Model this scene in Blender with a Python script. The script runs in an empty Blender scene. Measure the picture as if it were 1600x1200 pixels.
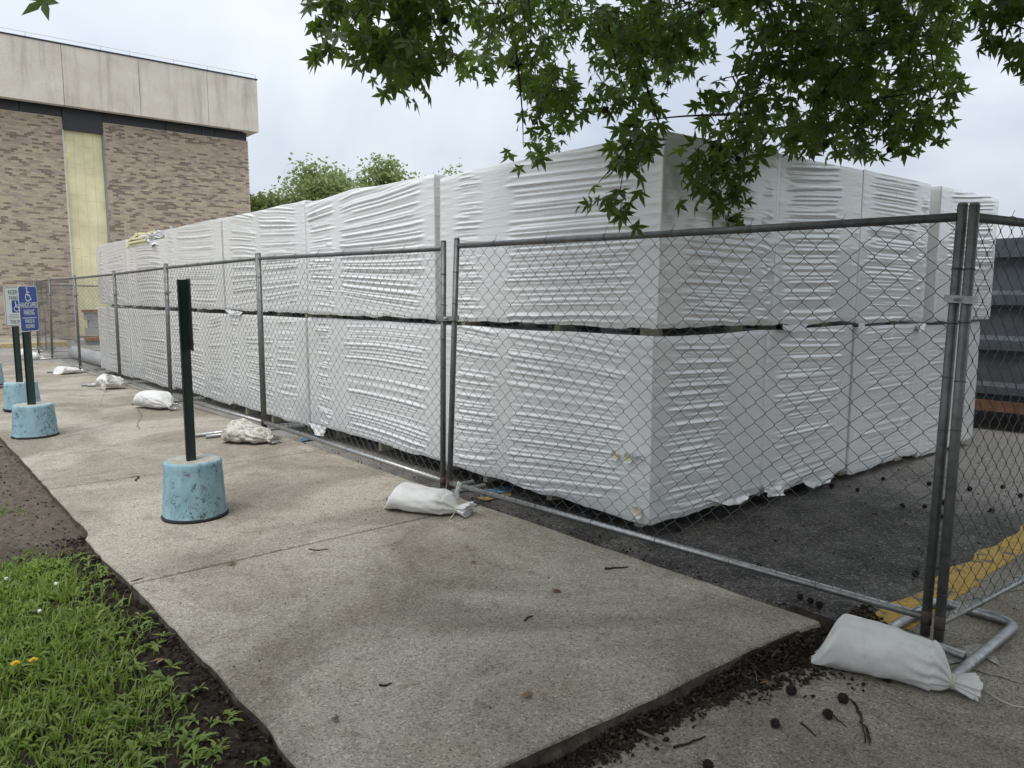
import bpy, bmesh, math, random
import numpy as np
from mathutils import Vector, Matrix

random.seed(7); RNG = np.random.default_rng(7)
SC = bpy.context.scene
COL = SC.collection

# ------------------------------------------------------------------ camera
F = 1180.0; HY = 458.0; CH = 1.45            # focal length and horizon of the 1600x1200 photograph, eye height
TH = math.atan((600 - HY) / F)
cam = bpy.data.cameras.new('camera'); cam_o = bpy.data.objects.new('camera', cam); COL.objects.link(cam_o)
cam_o.location = (0, 0, CH); cam_o.rotation_euler = (math.pi / 2 - TH, 0, 0)
cam.sensor_fit = 'HORIZONTAL'; cam.sensor_width = 36; cam.lens = 36 * F / 1600
cam.clip_start = 0.05; cam.clip_end = 3000
SC.camera = cam_o

# ------------------------------------------------------------------ sky, sun, exposure
SUN_EL = math.radians(62); SUN_AZ = math.radians(205)      # azimuth clockwise from +Y
w = bpy.data.worlds.new('World'); SC.world = w; w.use_nodes = True
nt = w.node_tree; nt.nodes.clear()
N = nt.nodes.new; L = nt.links.new
out = N('ShaderNodeOutputWorld'); bg = N('ShaderNodeBackground'); bg.inputs[1].default_value = 0.1
sky = N('ShaderNodeTexSky'); sky.sky_type = 'NISHITA'; sky.sun_disc = False
sky.sun_elevation = SUN_EL; sky.sun_rotation = SUN_AZ
tc = N('ShaderNodeTexCoord'); mp = N('ShaderNodeMapping'); mp.inputs['Scale'].default_value = (1.0, 1.0, 1.7)
mp.inputs['Location'].default_value = (0.55, 0.2, 0.3)
L(tc.outputs['Generated'], mp.inputs[0])
nz = N('ShaderNodeTexNoise'); nz.inputs['Scale'].default_value = 1.7; nz.inputs['Detail'].default_value = 5; nz.inputs['Roughness'].default_value = 0.5
nz.inputs['Distortion'].default_value = 0.4
L(mp.outputs[0], nz.inputs[0])
cr = N('ShaderNodeValToRGB'); L(nz.outputs[0], cr.inputs[0])
cr.color_ramp.elements[0].position = 0.38; cr.color_ramp.elements[0].color = (4.75, 5.3, 6.05, 1)
cr.color_ramp.elements[1].position = 0.66; cr.color_ramp.elements[1].color = (8.1, 8.35, 8.7, 1)
sx = N('ShaderNodeSeparateXYZ'); L(tc.outputs['Generated'], sx.inputs[0])
mr = N('ShaderNodeMapRange'); L(sx.outputs[2], mr.inputs[0])        # an overcast sky is brighter overhead
mr.inputs[1].default_value = 0; mr.inputs[2].default_value = 1; mr.inputs[3].default_value = 0.73; mr.inputs[4].default_value = 1.65
vm = N('ShaderNodeVectorMath'); vm.operation = 'SCALE'; L(cr.outputs[0], vm.inputs[0]); L(mr.outputs[0], vm.inputs['Scale'])
mx = N('ShaderNodeMix'); mx.data_type = 'RGBA'; mx.inputs[0].default_value = 0.9
L(sky.outputs[0], mx.inputs[6]); L(vm.outputs[0], mx.inputs[7])
L(mx.outputs[2], bg.inputs[0]); L(bg.outputs[0], out.inputs[0])

sd = bpy.data.lights.new('sun', 'SUN'); sd.energy = 1.5; sd.angle = math.radians(22); sd.color = (1.0, 0.97, 0.92)
so = bpy.data.objects.new('sun', sd); COL.objects.link(so)
sdir = Vector((math.sin(SUN_AZ) * math.cos(SUN_EL), math.cos(SUN_AZ) * math.cos(SUN_EL), math.sin(SUN_EL)))
so.rotation_euler = sdir.to_track_quat('Z', 'Y').to_euler(); so.location = sdir * 50
SC.view_settings.view_transform = 'Standard'; SC.view_settings.look = 'None'
SC.view_settings.gamma = 1; SC.view_settings.use_curve_mapping = False
SC.view_settings.exposure = 0.54

# ------------------------------------------------------------------ placing helpers
ct, st = math.cos(TH), math.sin(TH)
def ray(x, y):
    u = (x - 800) / F; v = (600 - y) / F
    return np.array([u, ct + v * st, -st + v * ct])
def onz(x, y, z=0.0):
    r = ray(x, y); return np.array([0, 0, CH]) + r * ((z - CH) / r[2])
def ony(x, y, Y):
    r = ray(x, y); return np.array([0, 0, CH]) + r * (Y / r[1])
def pix(p):
    x, y, z = p[0], p[1], p[2] - CH
    d = y * ct - z * st; v = y * st + z * ct
    if d < 0.05: return (-9999, -9999)
    return 800 + F * x / d, 600 - F * v / d
dS = np.array([-.645, .764]); dS /= np.linalg.norm(dS)         # along the sidewalk, away from the camera
nS = np.array([dS[1], -dS[0]])                                 # across it, towards the parking lot
def SN(s, n, z=0.0):
    p = dS * s + nS * n; return np.array([p[0], p[1], z])
dL = np.array([-.64, .768]); dL /= np.linalg.norm(dL); dR = np.array([dL[1], -dL[0]])
CC = onz(1015, 822, -0.01)[:2]                                 # near bottom corner of the stack
def TR(t, r, z=0.0):
    p = CC + dL * t + dR * r; return np.array([p[0], p[1], z])
def plane_hit(x, y, P, d):
    r = ray(x, y)
    k, t = np.linalg.solve(np.array([[r[0], -d[0]], [r[1], -d[1]]]), np.asarray(P, float))
    return t, CH + r[2] * k
def az(x, y):                                                  # height of the asphalt
    p = np.array([x, y]) - CC
    t = p @ dL; r = p @ dR
    return -0.100 - 0.0115 * min(max(t, 0), 16) - 0.018 * min(max(r, 0), 6)
def wz(s):                                                     # height of the sidewalk
    return -0.008 * min(max(s - 9, 0), 12)

# ------------------------------------------------------------------ object helpers
def tag(o, label=None, cat=None, group=None, kind=None):
    if label: o['label'] = label
    if cat: o['category'] = cat
    if group: o['group'] = group
    if kind: o['kind'] = kind
    return o
def thing(name, loc, label, cat, group=None, rot=(0, 0, 0)):
    o = bpy.data.objects.new(name, None); COL.objects.link(o)
    o.location = loc; o.rotation_euler = rot; o.empty_display_size = 0.2
    return tag(o, label, cat, group)
def link_mesh(name, me, mats, parent=None, local=False):
    """mesh in world coordinates unless local; parented without moving"""
    o = bpy.data.objects.new(name, me); COL.objects.link(o)
    if mats is not None:
        for m in (mats if isinstance(mats, (list, tuple)) else [mats]):
            if len(me.materials) < 16 and m.name not in [q.name for q in me.materials if q]: me.materials.append(m)
    if parent is not None:
        o.parent = parent
        if not local:
            o.matrix_parent_inverse = world_mat(parent).inverted()
    return o
def world_mat(o):
    m = Matrix.LocRotScale(o.location, o.rotation_euler, o.scale)
    if o.parent is not None: m = world_mat(o.parent) @ o.matrix_parent_inverse @ m
    return m
class MB:
    def __init__(s): s.v = []; s.f = []; s.m = []; s.sm = []; s.n = 0
    def add(s, v, f, mi=0, smooth=False):
        v = np.asarray(v, float).reshape(-1, 3)
        s.v.append(v)
        for q in f: s.f.append(tuple(int(i) + s.n for i in q)); s.m.append(mi); s.sm.append(smooth)
        s.n += len(v); return s
    def box(s, c, size, rz=0.0, mi=0, ax=None):
        hx, hy, hz = [q / 2 for q in size]
        v = np.array([(x, y, z) for x in (-hx, hx) for y in (-hy, hy) for z in (-hz, hz)])
        if ax is None: ax = (np.array([math.cos(rz), math.sin(rz), 0]), np.array([-math.sin(rz), math.cos(rz), 0]), np.array([0, 0, 1.]))
        v = np.asarray(c) + v[:, :1] * ax[0] + v[:, 1:2] * ax[1] + v[:, 2:] * ax[2]
        return s.add(v, [(0, 1, 3, 2), (4, 6, 7, 5), (0, 4, 5, 1), (2, 3, 7, 6), (0, 2, 6, 4), (1, 5, 7, 3)], mi)
    def tube(s, pts, r, k=8, mi=0, cap=True, closed=False):
        P = np.asarray(pts, float); n = len(P)
        R = np.full(n, r) if np.isscalar(r) else np.asarray(r, float)
        if closed: T = np.roll(P, -1, 0) - np.roll(P, 1, 0)
        else: T = np.gradient(P, axis=0)
        T /= np.linalg.norm(T, axis=1)[:, None] + 1e-12
        a = np.array([0, 0, 1.]) if abs(T[0][2]) < .9 else np.array([1., 0, 0])
        u = np.cross(T[0], a); u /= np.linalg.norm(u)
        V = []; ang = np.arange(k) * 2 * math.pi / k
        for i in range(n):
            u = u - T[i] * (u @ T[i]); u /= np.linalg.norm(u) + 1e-12
            wv = np.cross(T[i], u)
            V.append(P[i] + R[i] * (np.cos(ang)[:, None] * u + np.sin(ang)[:, None] * wv))
        V = np.concatenate(V); f = []
        for i in range(n if closed else n - 1):
            j = (i + 1) % n
            for q in range(k): f.append((i * k + q, i * k + (q + 1) % k, j * k + (q + 1) % k, j * k + q))
        s.add(V, f, mi, True)
        if cap and not closed:
            b = s.n - len(V)
            s.f.append(tuple(b + q for q in reversed(range(k)))); s.m.append(mi); s.sm.append(False)
            s.f.append(tuple(b + (n - 1) * k + q for q in range(k))); s.m.append(mi); s.sm.append(False)
        return s
    def grid(s, V, nu, nv, mi=0, smooth=True, wrap=False):
        f = []
        for i in range(nu if wrap else nu - 1):
            j = (i + 1) % nu
            for q in range(nv - 1): f.append((i * nv + q, j * nv + q, j * nv + q + 1, i * nv + q + 1))
        return s.add(V, f, mi, smooth)
    def mesh(s, name):
        me = bpy.data.meshes.new(name)
        me.from_pydata(np.concatenate(s.v).tolist(), [], s.f)
        me.polygons.foreach_set('material_index', s.m); me.polygons.foreach_set('use_smooth', s.sm)
        me.update(); return me
    def build(s, name, mats, parent=None, local=False):
        return link_mesh(name, s.mesh(name), mats, parent, local)
def tris_mesh(name, V, Fc, smooth=False):
    """fast mesh from numpy arrays, all faces with the same corner count"""
    me = bpy.data.meshes.new(name); k = Fc.shape[1]
    me.vertices.add(len(V)); me.vertices.foreach_set('co', np.asarray(V, np.float32).ravel())
    me.loops.add(Fc.size); me.loops.foreach_set('vertex_index', Fc.astype(np.int32).ravel())
    me.polygons.add(len(Fc)); me.polygons.foreach_set('loop_start', np.arange(len(Fc), dtype=np.int32) * k)
    me.polygons.foreach_set('use_smooth', np.full(len(Fc), smooth))
    me.update(calc_edges=True); return me
def grid_faces(nu, nv, wrap=False):
    i = np.arange(nu if wrap else nu - 1); q = np.arange(nv - 1)
    I, Q = np.meshgrid(i, q, indexing='ij'); J = (I + 1) % nu
    return np.stack([I * nv + Q, J * nv + Q, J * nv + Q + 1, I * nv + Q + 1], -1).reshape(-1, 4)
class Noise2:
    def __init__(s, seed): s.t = np.random.default_rng(seed).random((257, 257))
    def __call__(s, x, y):
        x = np.asarray(x, float) + 37.3; y = np.asarray(y, float) + 91.7
        xi = np.floor(x).astype(int); yi = np.floor(y).astype(int); fx = x - xi; fy = y - yi
        fx = fx * fx * (3 - 2 * fx); fy = fy * fy * (3 - 2 * fy)
        a = s.t[xi % 256, yi % 256]; b = s.t[(xi + 1) % 256, yi % 256]; c = s.t[xi % 256, (yi + 1) % 256]; d = s.t[(xi + 1) % 256, (yi + 1) % 256]
        return a * (1 - fx) * (1 - fy) + b * fx * (1 - fy) + c * (1 - fx) * fy + d * fx * fy
def sstep(a, b, x):
    q = np.clip((x - a) / (b - a), 0, 1); return q * q * (3 - 2 * q)

# ------------------------------------------------------------------ materials
class M:
    """small node-material builder"""
    def __init__(s, name, rough=0.7, metal=0.0, spec=0.5, obj=True):
        s.m = bpy.data.materials.new(name); s.m.use_nodes = True; s.t = s.m.node_tree
        s.b = s.t.nodes['Principled BSDF']; s.b.inputs['Roughness'].default_value = rough
        s.b.inputs['Metallic'].default_value = metal; s.b.inputs['Specular IOR Level'].default_value = spec
        g = s.t.nodes.new('ShaderNodeNewGeometry'); s.pos = g.outputs['Position']
        s.rand = None
        o = s.t.nodes.new('ShaderNodeTexCoord'); s.obj = o.outputs['Object']
        s.island = g.outputs['Random Per Island']
    def scaled(s, sc, src=None):
        n = s.t.nodes.new('ShaderNodeMapping'); n.inputs['Scale'].default_value = sc
        s.t.links.new(src or s.pos, n.inputs[0]); return n.outputs[0]
    def noise(s, scale, detail=3, rough=.55, src=None, dist=0):
        n = s.t.nodes.new('ShaderNodeTexNoise'); n.inputs['Scale'].default_value = scale
        n.inputs['Detail'].default_value = detail; n.inputs['Roughness'].default_value = rough; n.inputs['Distortion'].default_value = dist
        s.t.links.new(src or s.pos, n.inputs[0]); return n.outputs[0]
    def voro(s, scale, src=None, out='Color', feature='F1'):
        n = s.t.nodes.new('ShaderNodeTexVoronoi'); n.inputs['Scale'].default_value = scale; n.feature = feature
        s.t.links.new(src or s.pos, n.inputs[0]); return n.outputs[out]
    def ramp(s, src, stops):
        n = s.t.nodes.new('ShaderNodeValToRGB'); s.t.links.new(src, n.inputs[0])
        e = n.color_ramp.elements
        while len(e) < len(stops): e.new(0.5)
        for q, (p, c) in zip(e, stops):
            q.position = p; q.color = (c, c, c, 1) if np.isscalar(c) else (*c, 1)
        return n.outputs[0]
    def mix(s, fac, a, b, mode='MIX'):
        n = s.t.nodes.new('ShaderNodeMix'); n.data_type = 'RGBA'; n.blend_type = mode
        for v, i in ((fac, 0), (a, 6), (b, 7)):
            if hasattr(v, 'is_linked'): s.t.links.new(v, n.inputs[i])
            elif i == 0: n.inputs[0].default_value = v
            else: n.inputs[i].default_value = (*v, 1)
        return n.outputs[2]
    def math(s, op, a, b=0.0):
        n = s.t.nodes.new('ShaderNodeMath'); n.operation = op
        for v, i in ((a, 0), (b, 1)):
            if hasattr(v, 'is_linked'): s.t.links.new(v, n.inputs[i])
            else: n.inputs[i].default_value = v
        return n.outputs[0]
    def objrand(s):
        n = s.t.nodes.new('ShaderNodeObjectInfo'); return n.outputs['Random']
    def color(s, c):
        if hasattr(c, 'is_linked'): s.t.links.new(c, s.b.inputs['Base Color'])
        else: s.b.inputs['Base Color'].default_value = (*c, 1)
        return s
    def rough(s, r): s.t.links.new(r, s.b.inputs['Roughness']); return s
    def bump(s, h, dist=0.005, strength=1.0):
        n = s.t.nodes.new('ShaderNodeBump'); n.inputs['Distance'].default_value = dist; n.inputs['Strength'].default_value = strength
        s.t.links.new(h, n.inputs['Height']); s.t.links.new(n.outputs[0], s.b.inputs['Normal']); return s
MAT = {}
def simple(name, col, rough=.7, metal=0., spec=.5, var=.12, scale=8, bump=0, bscale=60):
    m = M(name, rough, metal, spec)
    c1 = tuple(q * (1 - var) for q in col); c2 = tuple(min(1, q * (1 + var)) for q in col)
    m.color(m.ramp(m.noise(scale, 5), [(.3, c1), (.7, c2)]))
    if bump: m.bump(m.noise(bscale, 4), bump)
    MAT[name] = m.m; return m.m

def concrete(name, light, mid, dark, stain=.5, agg=1.0):
    m = M(name, .85, spec=.35)
    v = m.voro(140, out='Color'); sep = m.t.nodes.new('ShaderNodeSeparateColor'); m.t.links.new(v, sep.inputs[0])
    peb = m.ramp(sep.outputs[0], [(0.0, dark), (.28, mid), (.8, tuple((a + b) / 2 for a, b in zip(mid, light))), (.93, light), (1.0, tuple(min(1, q * 1.3) for q in light))])
    fine = m.noise(320, 2); peb = m.mix(m.math('MULTIPLY', m.ramp(fine, [(.42, 1), (.58, 0)]), .45), peb, tuple(q * .45 for q in dark))
    big = m.noise(.75, 7, .62, dist=.8); mid2 = m.noise(7, 7, .7)
    base = m.mix(m.ramp(big, [(.42, stain), (.58, 0)]), peb, m.mix(1.0, peb, (.46, .43, .40), 'MULTIPLY'))
    base = m.mix(m.ramp(mid2, [(.34, .6), (.47, 0)]), base, m.mix(1.0, base, (.60, .56, .51), 'MULTIPLY'))
    base = m.mix(m.ramp(m.noise(2.3, 5, .6, src=m.scaled((1, 1.3, 1))), [(.56, 0), (.74, .35)]), base, m.mix(1.0, base, (.84, .72, .62), 'MULTIPLY'))
    spots = m.voro(8.5, out='Distance')
    base = m.mix(m.ramp(spots, [(.035, .75), (.07, 0)]), base, m.mix(1.0, base, (.33, .29, .26), 'MULTIPLY'))
    m.color(base)
    h = m.mix(.5, v, fine)
    m.bump(h, .0032 * agg); MAT[name] = m.m; return m.m
concrete('sidewalk_concrete', (.58, .53, .435), (.42, .38, .31), (.22, .195, .16), .68)
concrete('pavement_concrete', (.46, .415, .34), (.31, .28, .23), (.14, .126, .104), .6)
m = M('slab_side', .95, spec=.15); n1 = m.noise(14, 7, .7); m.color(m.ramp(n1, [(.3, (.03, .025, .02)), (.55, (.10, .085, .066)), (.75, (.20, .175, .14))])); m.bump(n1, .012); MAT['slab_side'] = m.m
m = M('asphalt', .8, spec=.4)
v = m.voro(95, out='Color'); sep = m.t.nodes.new('ShaderNodeSeparateColor'); m.t.links.new(v, sep.inputs[0])
peb = m.ramp(sep.outputs[0], [(0, (.012, .011, .010)), (.6, (.042, .038, .034)), (.9, (.10, .09, .08)), (1, (.22, .20, .18))])
pale = m.ramp(sep.outputs[0], [(0, (.17, .16, .14)), (.6, (.31, .29, .26)), (1, (.44, .42, .38))])
big = m.noise(.42, 6, .6, dist=.5)
grey = m.mix(m.ramp(m.noise(3.2, 6, .65), [(.40, 0), (.66, .32)]), peb, pale)
dn = m.t.nodes.new('ShaderNodeVectorMath'); dn.operation = 'DOT_PRODUCT'; m.t.links.new(m.pos, dn.inputs[0]); dn.inputs[1].default_value = (nS[0], nS[1], 0)
ds_ = m.t.nodes.new('ShaderNodeVectorMath'); ds_.operation = 'DOT_PRODUCT'; m.t.links.new(m.pos, ds_.inputs[0]); ds_.inputs[1].default_value = (dS[0], dS[1], 0)
# dark asphalt by the kerb, turning pale farther across and along the lot
d1 = m.math('ADD', dn.outputs['Value'], m.math('MULTIPLY', m.noise(.8, 4), 3.0))
wn = m.math('DIVIDE', m.math('SUBTRACT', d1, 7.3), 1.8)
d2 = m.math('ADD', ds_.outputs['Value'], m.math('MULTIPLY', m.noise(.8, 4), 3.0))
ws = m.math('DIVIDE', m.math('SUBTRACT', d2, 6.6), 2.4)
pale_fac = m.math('MAXIMUM', wn, ws); oc = m.t.nodes.new('ShaderNodeClamp'); m.t.links.new(pale_fac, oc.inputs[0])
m.color(m.mix(oc.outputs[0], grey, m.mix(m.ramp(big, [(.35, .25), (.6, 0)]), pale, grey)))
m.bump(m.mix(.4, v, m.noise(220, 2)), .009); MAT['asphalt'] = m.m

m = M('soil', .95, spec=.2)
n1 = m.noise(26, 8, .7); n2 = m.noise(2.2, 4)
dk = m.ramp(n1, [(.3, (.016, .012, .009)), (.55, (.05, .037, .027)), (.75, (.11, .085, .062))])
lt = m.ramp(n1, [(.3, (.07, .056, .043)), (.55, (.15, .122, .096)), (.75, (.25, .21, .17))])
ds_ = m.t.nodes.new('ShaderNodeVectorMath'); ds_.operation = 'DOT_PRODUCT'; m.t.links.new(m.pos, ds_.inputs[0]); ds_.inputs[1].default_value = (dS[0], dS[1], 0)
dry = m.math('DIVIDE', m.math('SUBTRACT', m.math('ADD', ds_.outputs['Value'], n2), 5.2), .7)
oc = m.t.nodes.new('ShaderNodeClamp'); m.t.links.new(dry, oc.inputs[0])
m.color(m.mix(oc.outputs[0], dk, lt)); m.bump(n1, .03); MAT['soil'] = m.m
m = M('far_grass', .9); m.color(m.ramp(m.noise(3, 6, .7), [(.3, (.03, .06, .012)), (.7, (.07, .13, .03))])); m.bump(m.noise(30, 4), .03); MAT['far_grass'] = m.m

m = M('yellow_paint', .75, spec=.3)
n1 = m.noise(9, 8, .7); n3 = m.noise(90, 4, .7)
yc = m.ramp(m.noise(30, 5), [(.3, (.46, .29, .055)), (.7, (.64, .42, .095))])
yc = m.mix(m.ramp(n1, [(.41, 1), (.46, 0)]), yc, (.16, .14, .115)); yc = m.mix(m.ramp(n3, [(.40, .8), (.47, 0)]), yc, (.2, .16, .1))
m.color(yc); m.bump(n3, .004); MAT['yellow_paint'] = m.m
m = M('old_yellow_paint', .85); m.color(m.ramp(m.noise(14, 6, .7), [(.4, (.33, .27, .19)), (.6, (.50, .36, .14))])); MAT['old_yellow_paint'] = m.m
def paintmark(name, col, under):
    m = M(name, .8); m.color(m.ramp(m.noise(45, 7, .75), [(.42, under), (.56, col)])); m.bump(m.noise(200, 3), .003); MAT[name] = m.m
paintmark('blue_mark', (.13, .30, .44), (.06, .055, .05)); paintmark('ochre_mark', (.42, .28, .08), (.06, .055, .05))
paintmark('white_spray', (.42, .41, .38), (.20, .175, .145))

m = M('wrap', .30, spec=.85)                                     # glossy white bundle film
fine = m.noise(1, 3, .55, src=m.scaled((4, 4, 70)))
m.color(m.ramp(m.noise(2.2, 4), [(.3, (.74, .75, .74)), (.7, (.80, .805, .79))]))
m.rough(m.ramp(m.noise(3.5, 3), [(.3, .17), (.7, .30)]))
m.bump(m.mix(.35, fine, m.noise(1, 2, .5, src=m.scaled((9, 9, 160)))), .0035); m.b.inputs['Coat Weight'].default_value = .8; m.b.inputs['Coat Roughness'].default_value = .14; m.b.inputs['Coat IOR'].default_value = 1.6; MAT['wrap'] = m.m
m = M('wrap_flap_film', .25); m.color((.72, .735, .73)); m.bump(m.noise(35, 5, .6), .012); MAT['wrap_flap_film'] = m.m
simple('foam', (.70, .63, .40), .85, var=.1, scale=20, bump=.002)
simple('foam_block', (.60, .56, .42), .85, var=.2, scale=20)
simple('insulation', (.76, .69, .43), .7, var=.14, scale=1.6, bump=.002, bscale=12)
simple('trim_white', (.62, .61, .57), .5, var=.08); simple('trim_grey', (.26, .265, .25), .5, var=.12)
simple('dark_band', (.028, .029, .034), .42, var=.12)
m = M('cornice', .85, spec=.3)
stx = m.noise(1, 6, .65, src=m.scaled((2.2, 2.2, .22))); bl = m.noise(1.3, 6, .6)
c = m.ramp(bl, [(.3, (.58, .525, .455)), (.7, (.70, .645, .57))])
c = m.mix(m.ramp(stx, [(.32, .7), (.5, 0)]), c, (.35, .315, .275)); m.color(c); m.bump(m.noise(18, 5), .01); MAT['cornice'] = m.m
m = M('roof_metal', .4, .6); m.color((.42, .43, .44)); MAT['roof_metal'] = m.m
simple('mortar', (.60, .53, .44), .9, var=.1, scale=3, bump=.004, bscale=80)
for nm, a in (('brick_tan', (.50, .415, .31)), ('brick_rose', (.41, .33, .275)), ('brick_brown', (.245, .195, .155))):
    m = M(nm, .88, spec=.3)
    k = m.island if nm != 'x' else None
    a1 = tuple(q * .82 for q in a); a2 = tuple(q * 1.15 for q in a)
    m.color(m.mix(.35, m.ramp(m.island, [(0, a1), (1, a2)]), m.ramp(m.noise(14, 5), [(.3, a1), (.7, a2)]))); m.bump(m.noise(60, 4), .003); MAT[nm] = m.m
simple('red_brick', (.27, .13, .085), .88, var=.2, scale=6, bump=.004)
simple('grey_block', (.33, .325, .31), .9, var=.15, scale=4, bump=.006, bscale=30)

m = M('galvanised', .42, .85)
n1 = m.noise(35, 5, .65); n2 = m.noise(6, 4)
c = m.ramp(n1, [(.3, (.27, .275, .27)), (.7, (.46, .465, .455))]); c = m.mix(m.ramp(n2, [(.62, 0), (.75, .5)]), c, (.17, .13, .10))
m.color(c); m.rough(m.ramp(n1, [(.3, .5), (.7, .34)])); m.bump(n1, .0008); MAT['galvanised'] = m.m
m = M('post_metal', .5, .7); n1 = m.noise(22, 5, .65)
m.color(m.ramp(n1, [(.3, (.115, .118, .114)), (.7, (.215, .22, .212))])); MAT['post_metal'] = m.m
m = M('wire', .55, .6); m.color((.12, .123, .118)); MAT['wire'] = m.m
m = M('rusty', .85); m.color(m.ramp(m.noise(60, 5), [(.3, (.045, .032, .024)), (.7, (.095, .07, .055))])); MAT['rusty'] = m.m

m = M('bag', .62, spec=.35)
wv = m.math('MULTIPLY', m.noise(1, 1, .5, src=m.scaled((420, 60, 60))), m.noise(1, 1, .5, src=m.scaled((60, 420, 420)))); d = m.noise(11, 6, .7)
c = m.ramp(d, [(.26, (.34, .33, .30)), (.40, (.60, .595, .57)), (.7, (.70, .70, .68))])
m.color(c); m.bump(m.mix(.5, wv, m.noise(28, 4)), .004); MAT['bag'] = m.m
m = M('dirty_bag', .75, spec=.25); d = m.noise(24, 6, .7)
m.color(m.ramp(d, [(.36, (.17, .145, .11)), (.5, (.50, .48, .43)), (.7, (.62, .61, .57))])); m.bump(m.noise(30, 5), .008); MAT['dirty_bag'] = m.m
simple('string', (.62, .60, .52), .7, var=.05)

m = M('green_post', .45, spec=.5); n1 = m.noise(25, 5)
m.color(m.ramp(n1, [(.3, (.006, .016, .013)), (.7, (.014, .034, .026))])); MAT['green_post'] = m.m
def blue_base(name, a, b, dirt):
    m = M(name, .7, spec=.35)
    vor = m.noise(11, 9, .75, dist=.9); pit = m.noise(34, 9, .82, dist=.4); lo = m.noise(5.5, 5, .65)
    c = m.ramp(m.noise(7, 6, .6), [(.3, a), (.7, b)])
    c = m.mix(m.ramp(m.noise(1, 5, .6, src=m.scaled((20, 20, 3))), [(.48, 0), (.7, .55)]), c, (.16, .25, .28))
    gate = m.ramp(lo, [(.46, 0.0), (.58, 1)])
    c = m.mix(m.math('MULTIPLY', m.ramp(pit, [(.435, dirt), (.465, 0)]), gate), c, (.035, .038, .035))
    c = m.mix(m.ramp(vor, [(.375, 1), (.39, 0)]), c, (.21, .165, .115))
    m.color(c); m.bump(m.mix(.5, m.ramp(vor, [(.37, 0), (.41, 1)]), pit), .006); MAT[name] = m.m
blue_base('blue_base_paint', (.21, .36, .43), (.32, .47, .53), 1.0)
simple('base_top', (.36, .345, .30), .9, var=.25, scale=25, bump=.004)
simple('base_foot', (.02, .02, .02), .9)
simple('sign_blue', (.012, .055, .29), .35, var=.04); simple('sign_white', (.70, .74, .70), .35, var=.04)
simple('sign_green', (.02, .085, .055), .4, var=.04); simple('sign_back', (.012, .02, .018), .4, var=.06)
m = M('dumpster_paint', .5, spec=.45); n1 = m.noise(5, 6, .65)
m.color(m.mix(m.ramp(m.noise(1, 5, .65, src=m.scaled((9, 9, 1.2))), [(.58, 0), (.78, .4)]), m.ramp(n1, [(.3, (.055, .064, .074)), (.7, (.085, .097, .11))]), (.17, .16, .15)))
m.bump(m.noise(4, 4), .012); MAT['dumpster_paint'] = m.m
m = M('dumpster_rust', .85); m.color(m.ramp(m.noise(9, 6, .7), [(.35, (.10, .045, .025)), (.65, (.22, .105, .06))])); MAT['dumpster_rust'] = m.m
simple('rubber', (.012, .012, .012), .8)
m = M('rolled_plastic', .4, spec=.5); n1 = m.noise(9, 6, .7)
m.color(m.ramp(n1, [(.3, (.25, .26, .27)), (.55, (.44, .45, .46)), (.8, (.60, .61, .61))])); m.bump(n1, .03); MAT['rolled_plastic'] = m.m

def leafmat(name, a, b, trans, transfac, island=True):
    m = M(name, .45, spec=.4)
    r = m.island if island else m.objrand()
    c = m.mix(.35, m.ramp(r, [(0, a), (1, b)]), m.ramp(m.noise(18, 3), [(.3, a), (.7, b)]))
    m.color(c)
    tr = m.t.nodes.new('ShaderNodeBsdfTranslucent'); ms = m.t.nodes.new('ShaderNodeMixShader'); ms.inputs[0].default_value = transfac
    tcx = m.mix(1.0, m.ramp(r, [(0, tuple(q * .7 for q in trans)), (1, tuple(q * 1.25 for q in trans))]), (1, 1, 1), 'MULTIPLY'); m.t.links.new(tcx, tr.inputs[0])
    o = m.t.nodes['Material Output']
    m.t.links.new(m.b.outputs[0], ms.inputs[1]); m.t.links.new(tr.outputs[0], ms.inputs[2]); m.t.links.new(ms.outputs[0], o.inputs[0]); MAT[name] = m.m
leafmat('sweetgum_leaf', (.026, .052, .011), (.078, .118, .028), (.15, .25, .032), .44)
leafmat('sweetgum_leaf_single', (.026, .052, .011), (.078, .118, .028), (.15, .25, .032), .44, False)
leafmat('far_leaf', (.17, .22, .09), (.30, .36, .15), (.30, .40, .13), .45)
leafmat('grass_blade', (.085, .15, .022), (.24, .33, .065), (.25, .39, .05), .38)
leafmat('weed_leaf', (.115, .17, .022), (.24, .32, .055), (.2, .38, .04), .35)
m = M('bark', .9, spec=.2); m.color(m.ramp(m.noise(1, 6, .7, src=m.scaled((30, 30, 6))), [(.3, (.028, .022, .017)), (.7, (.085, .07, .055))])); m.bump(m.noise(30, 5), .01); MAT['bark'] = m.m
simple('twig', (.028, .021, .016), .9, var=.3); simple('twig_grey', (.16, .13, .10), .9, var=.3, scale=40)
simple('seed_ball', (.014, .010, .008), .9, var=.4, scale=60)
leafmat('dead_leaf', (.10, .055, .025), (.24, .16, .085), (.1, .06, .02), .15, False)
simple('dandelion_yellow', (.75, .50, .02), .8); simple('clover_white', (.7, .7, .62), .8)
simple('crack_dark', (.035, .030, .025), .95, spec=.1, var=.3, scale=30)
m = M('mulch', .95, spec=.15); m.color(m.mix(.5, m.ramp(m.island, [(0, (.010, .008, .006)), (.75, (.036, .027, .020)), (1, (.15, .12, .09))]), m.ramp(m.noise(60, 4), [(.3, (.012, .009, .007)), (.7, (.06, .045, .032))]))); MAT['mulch'] = m.m

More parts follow.
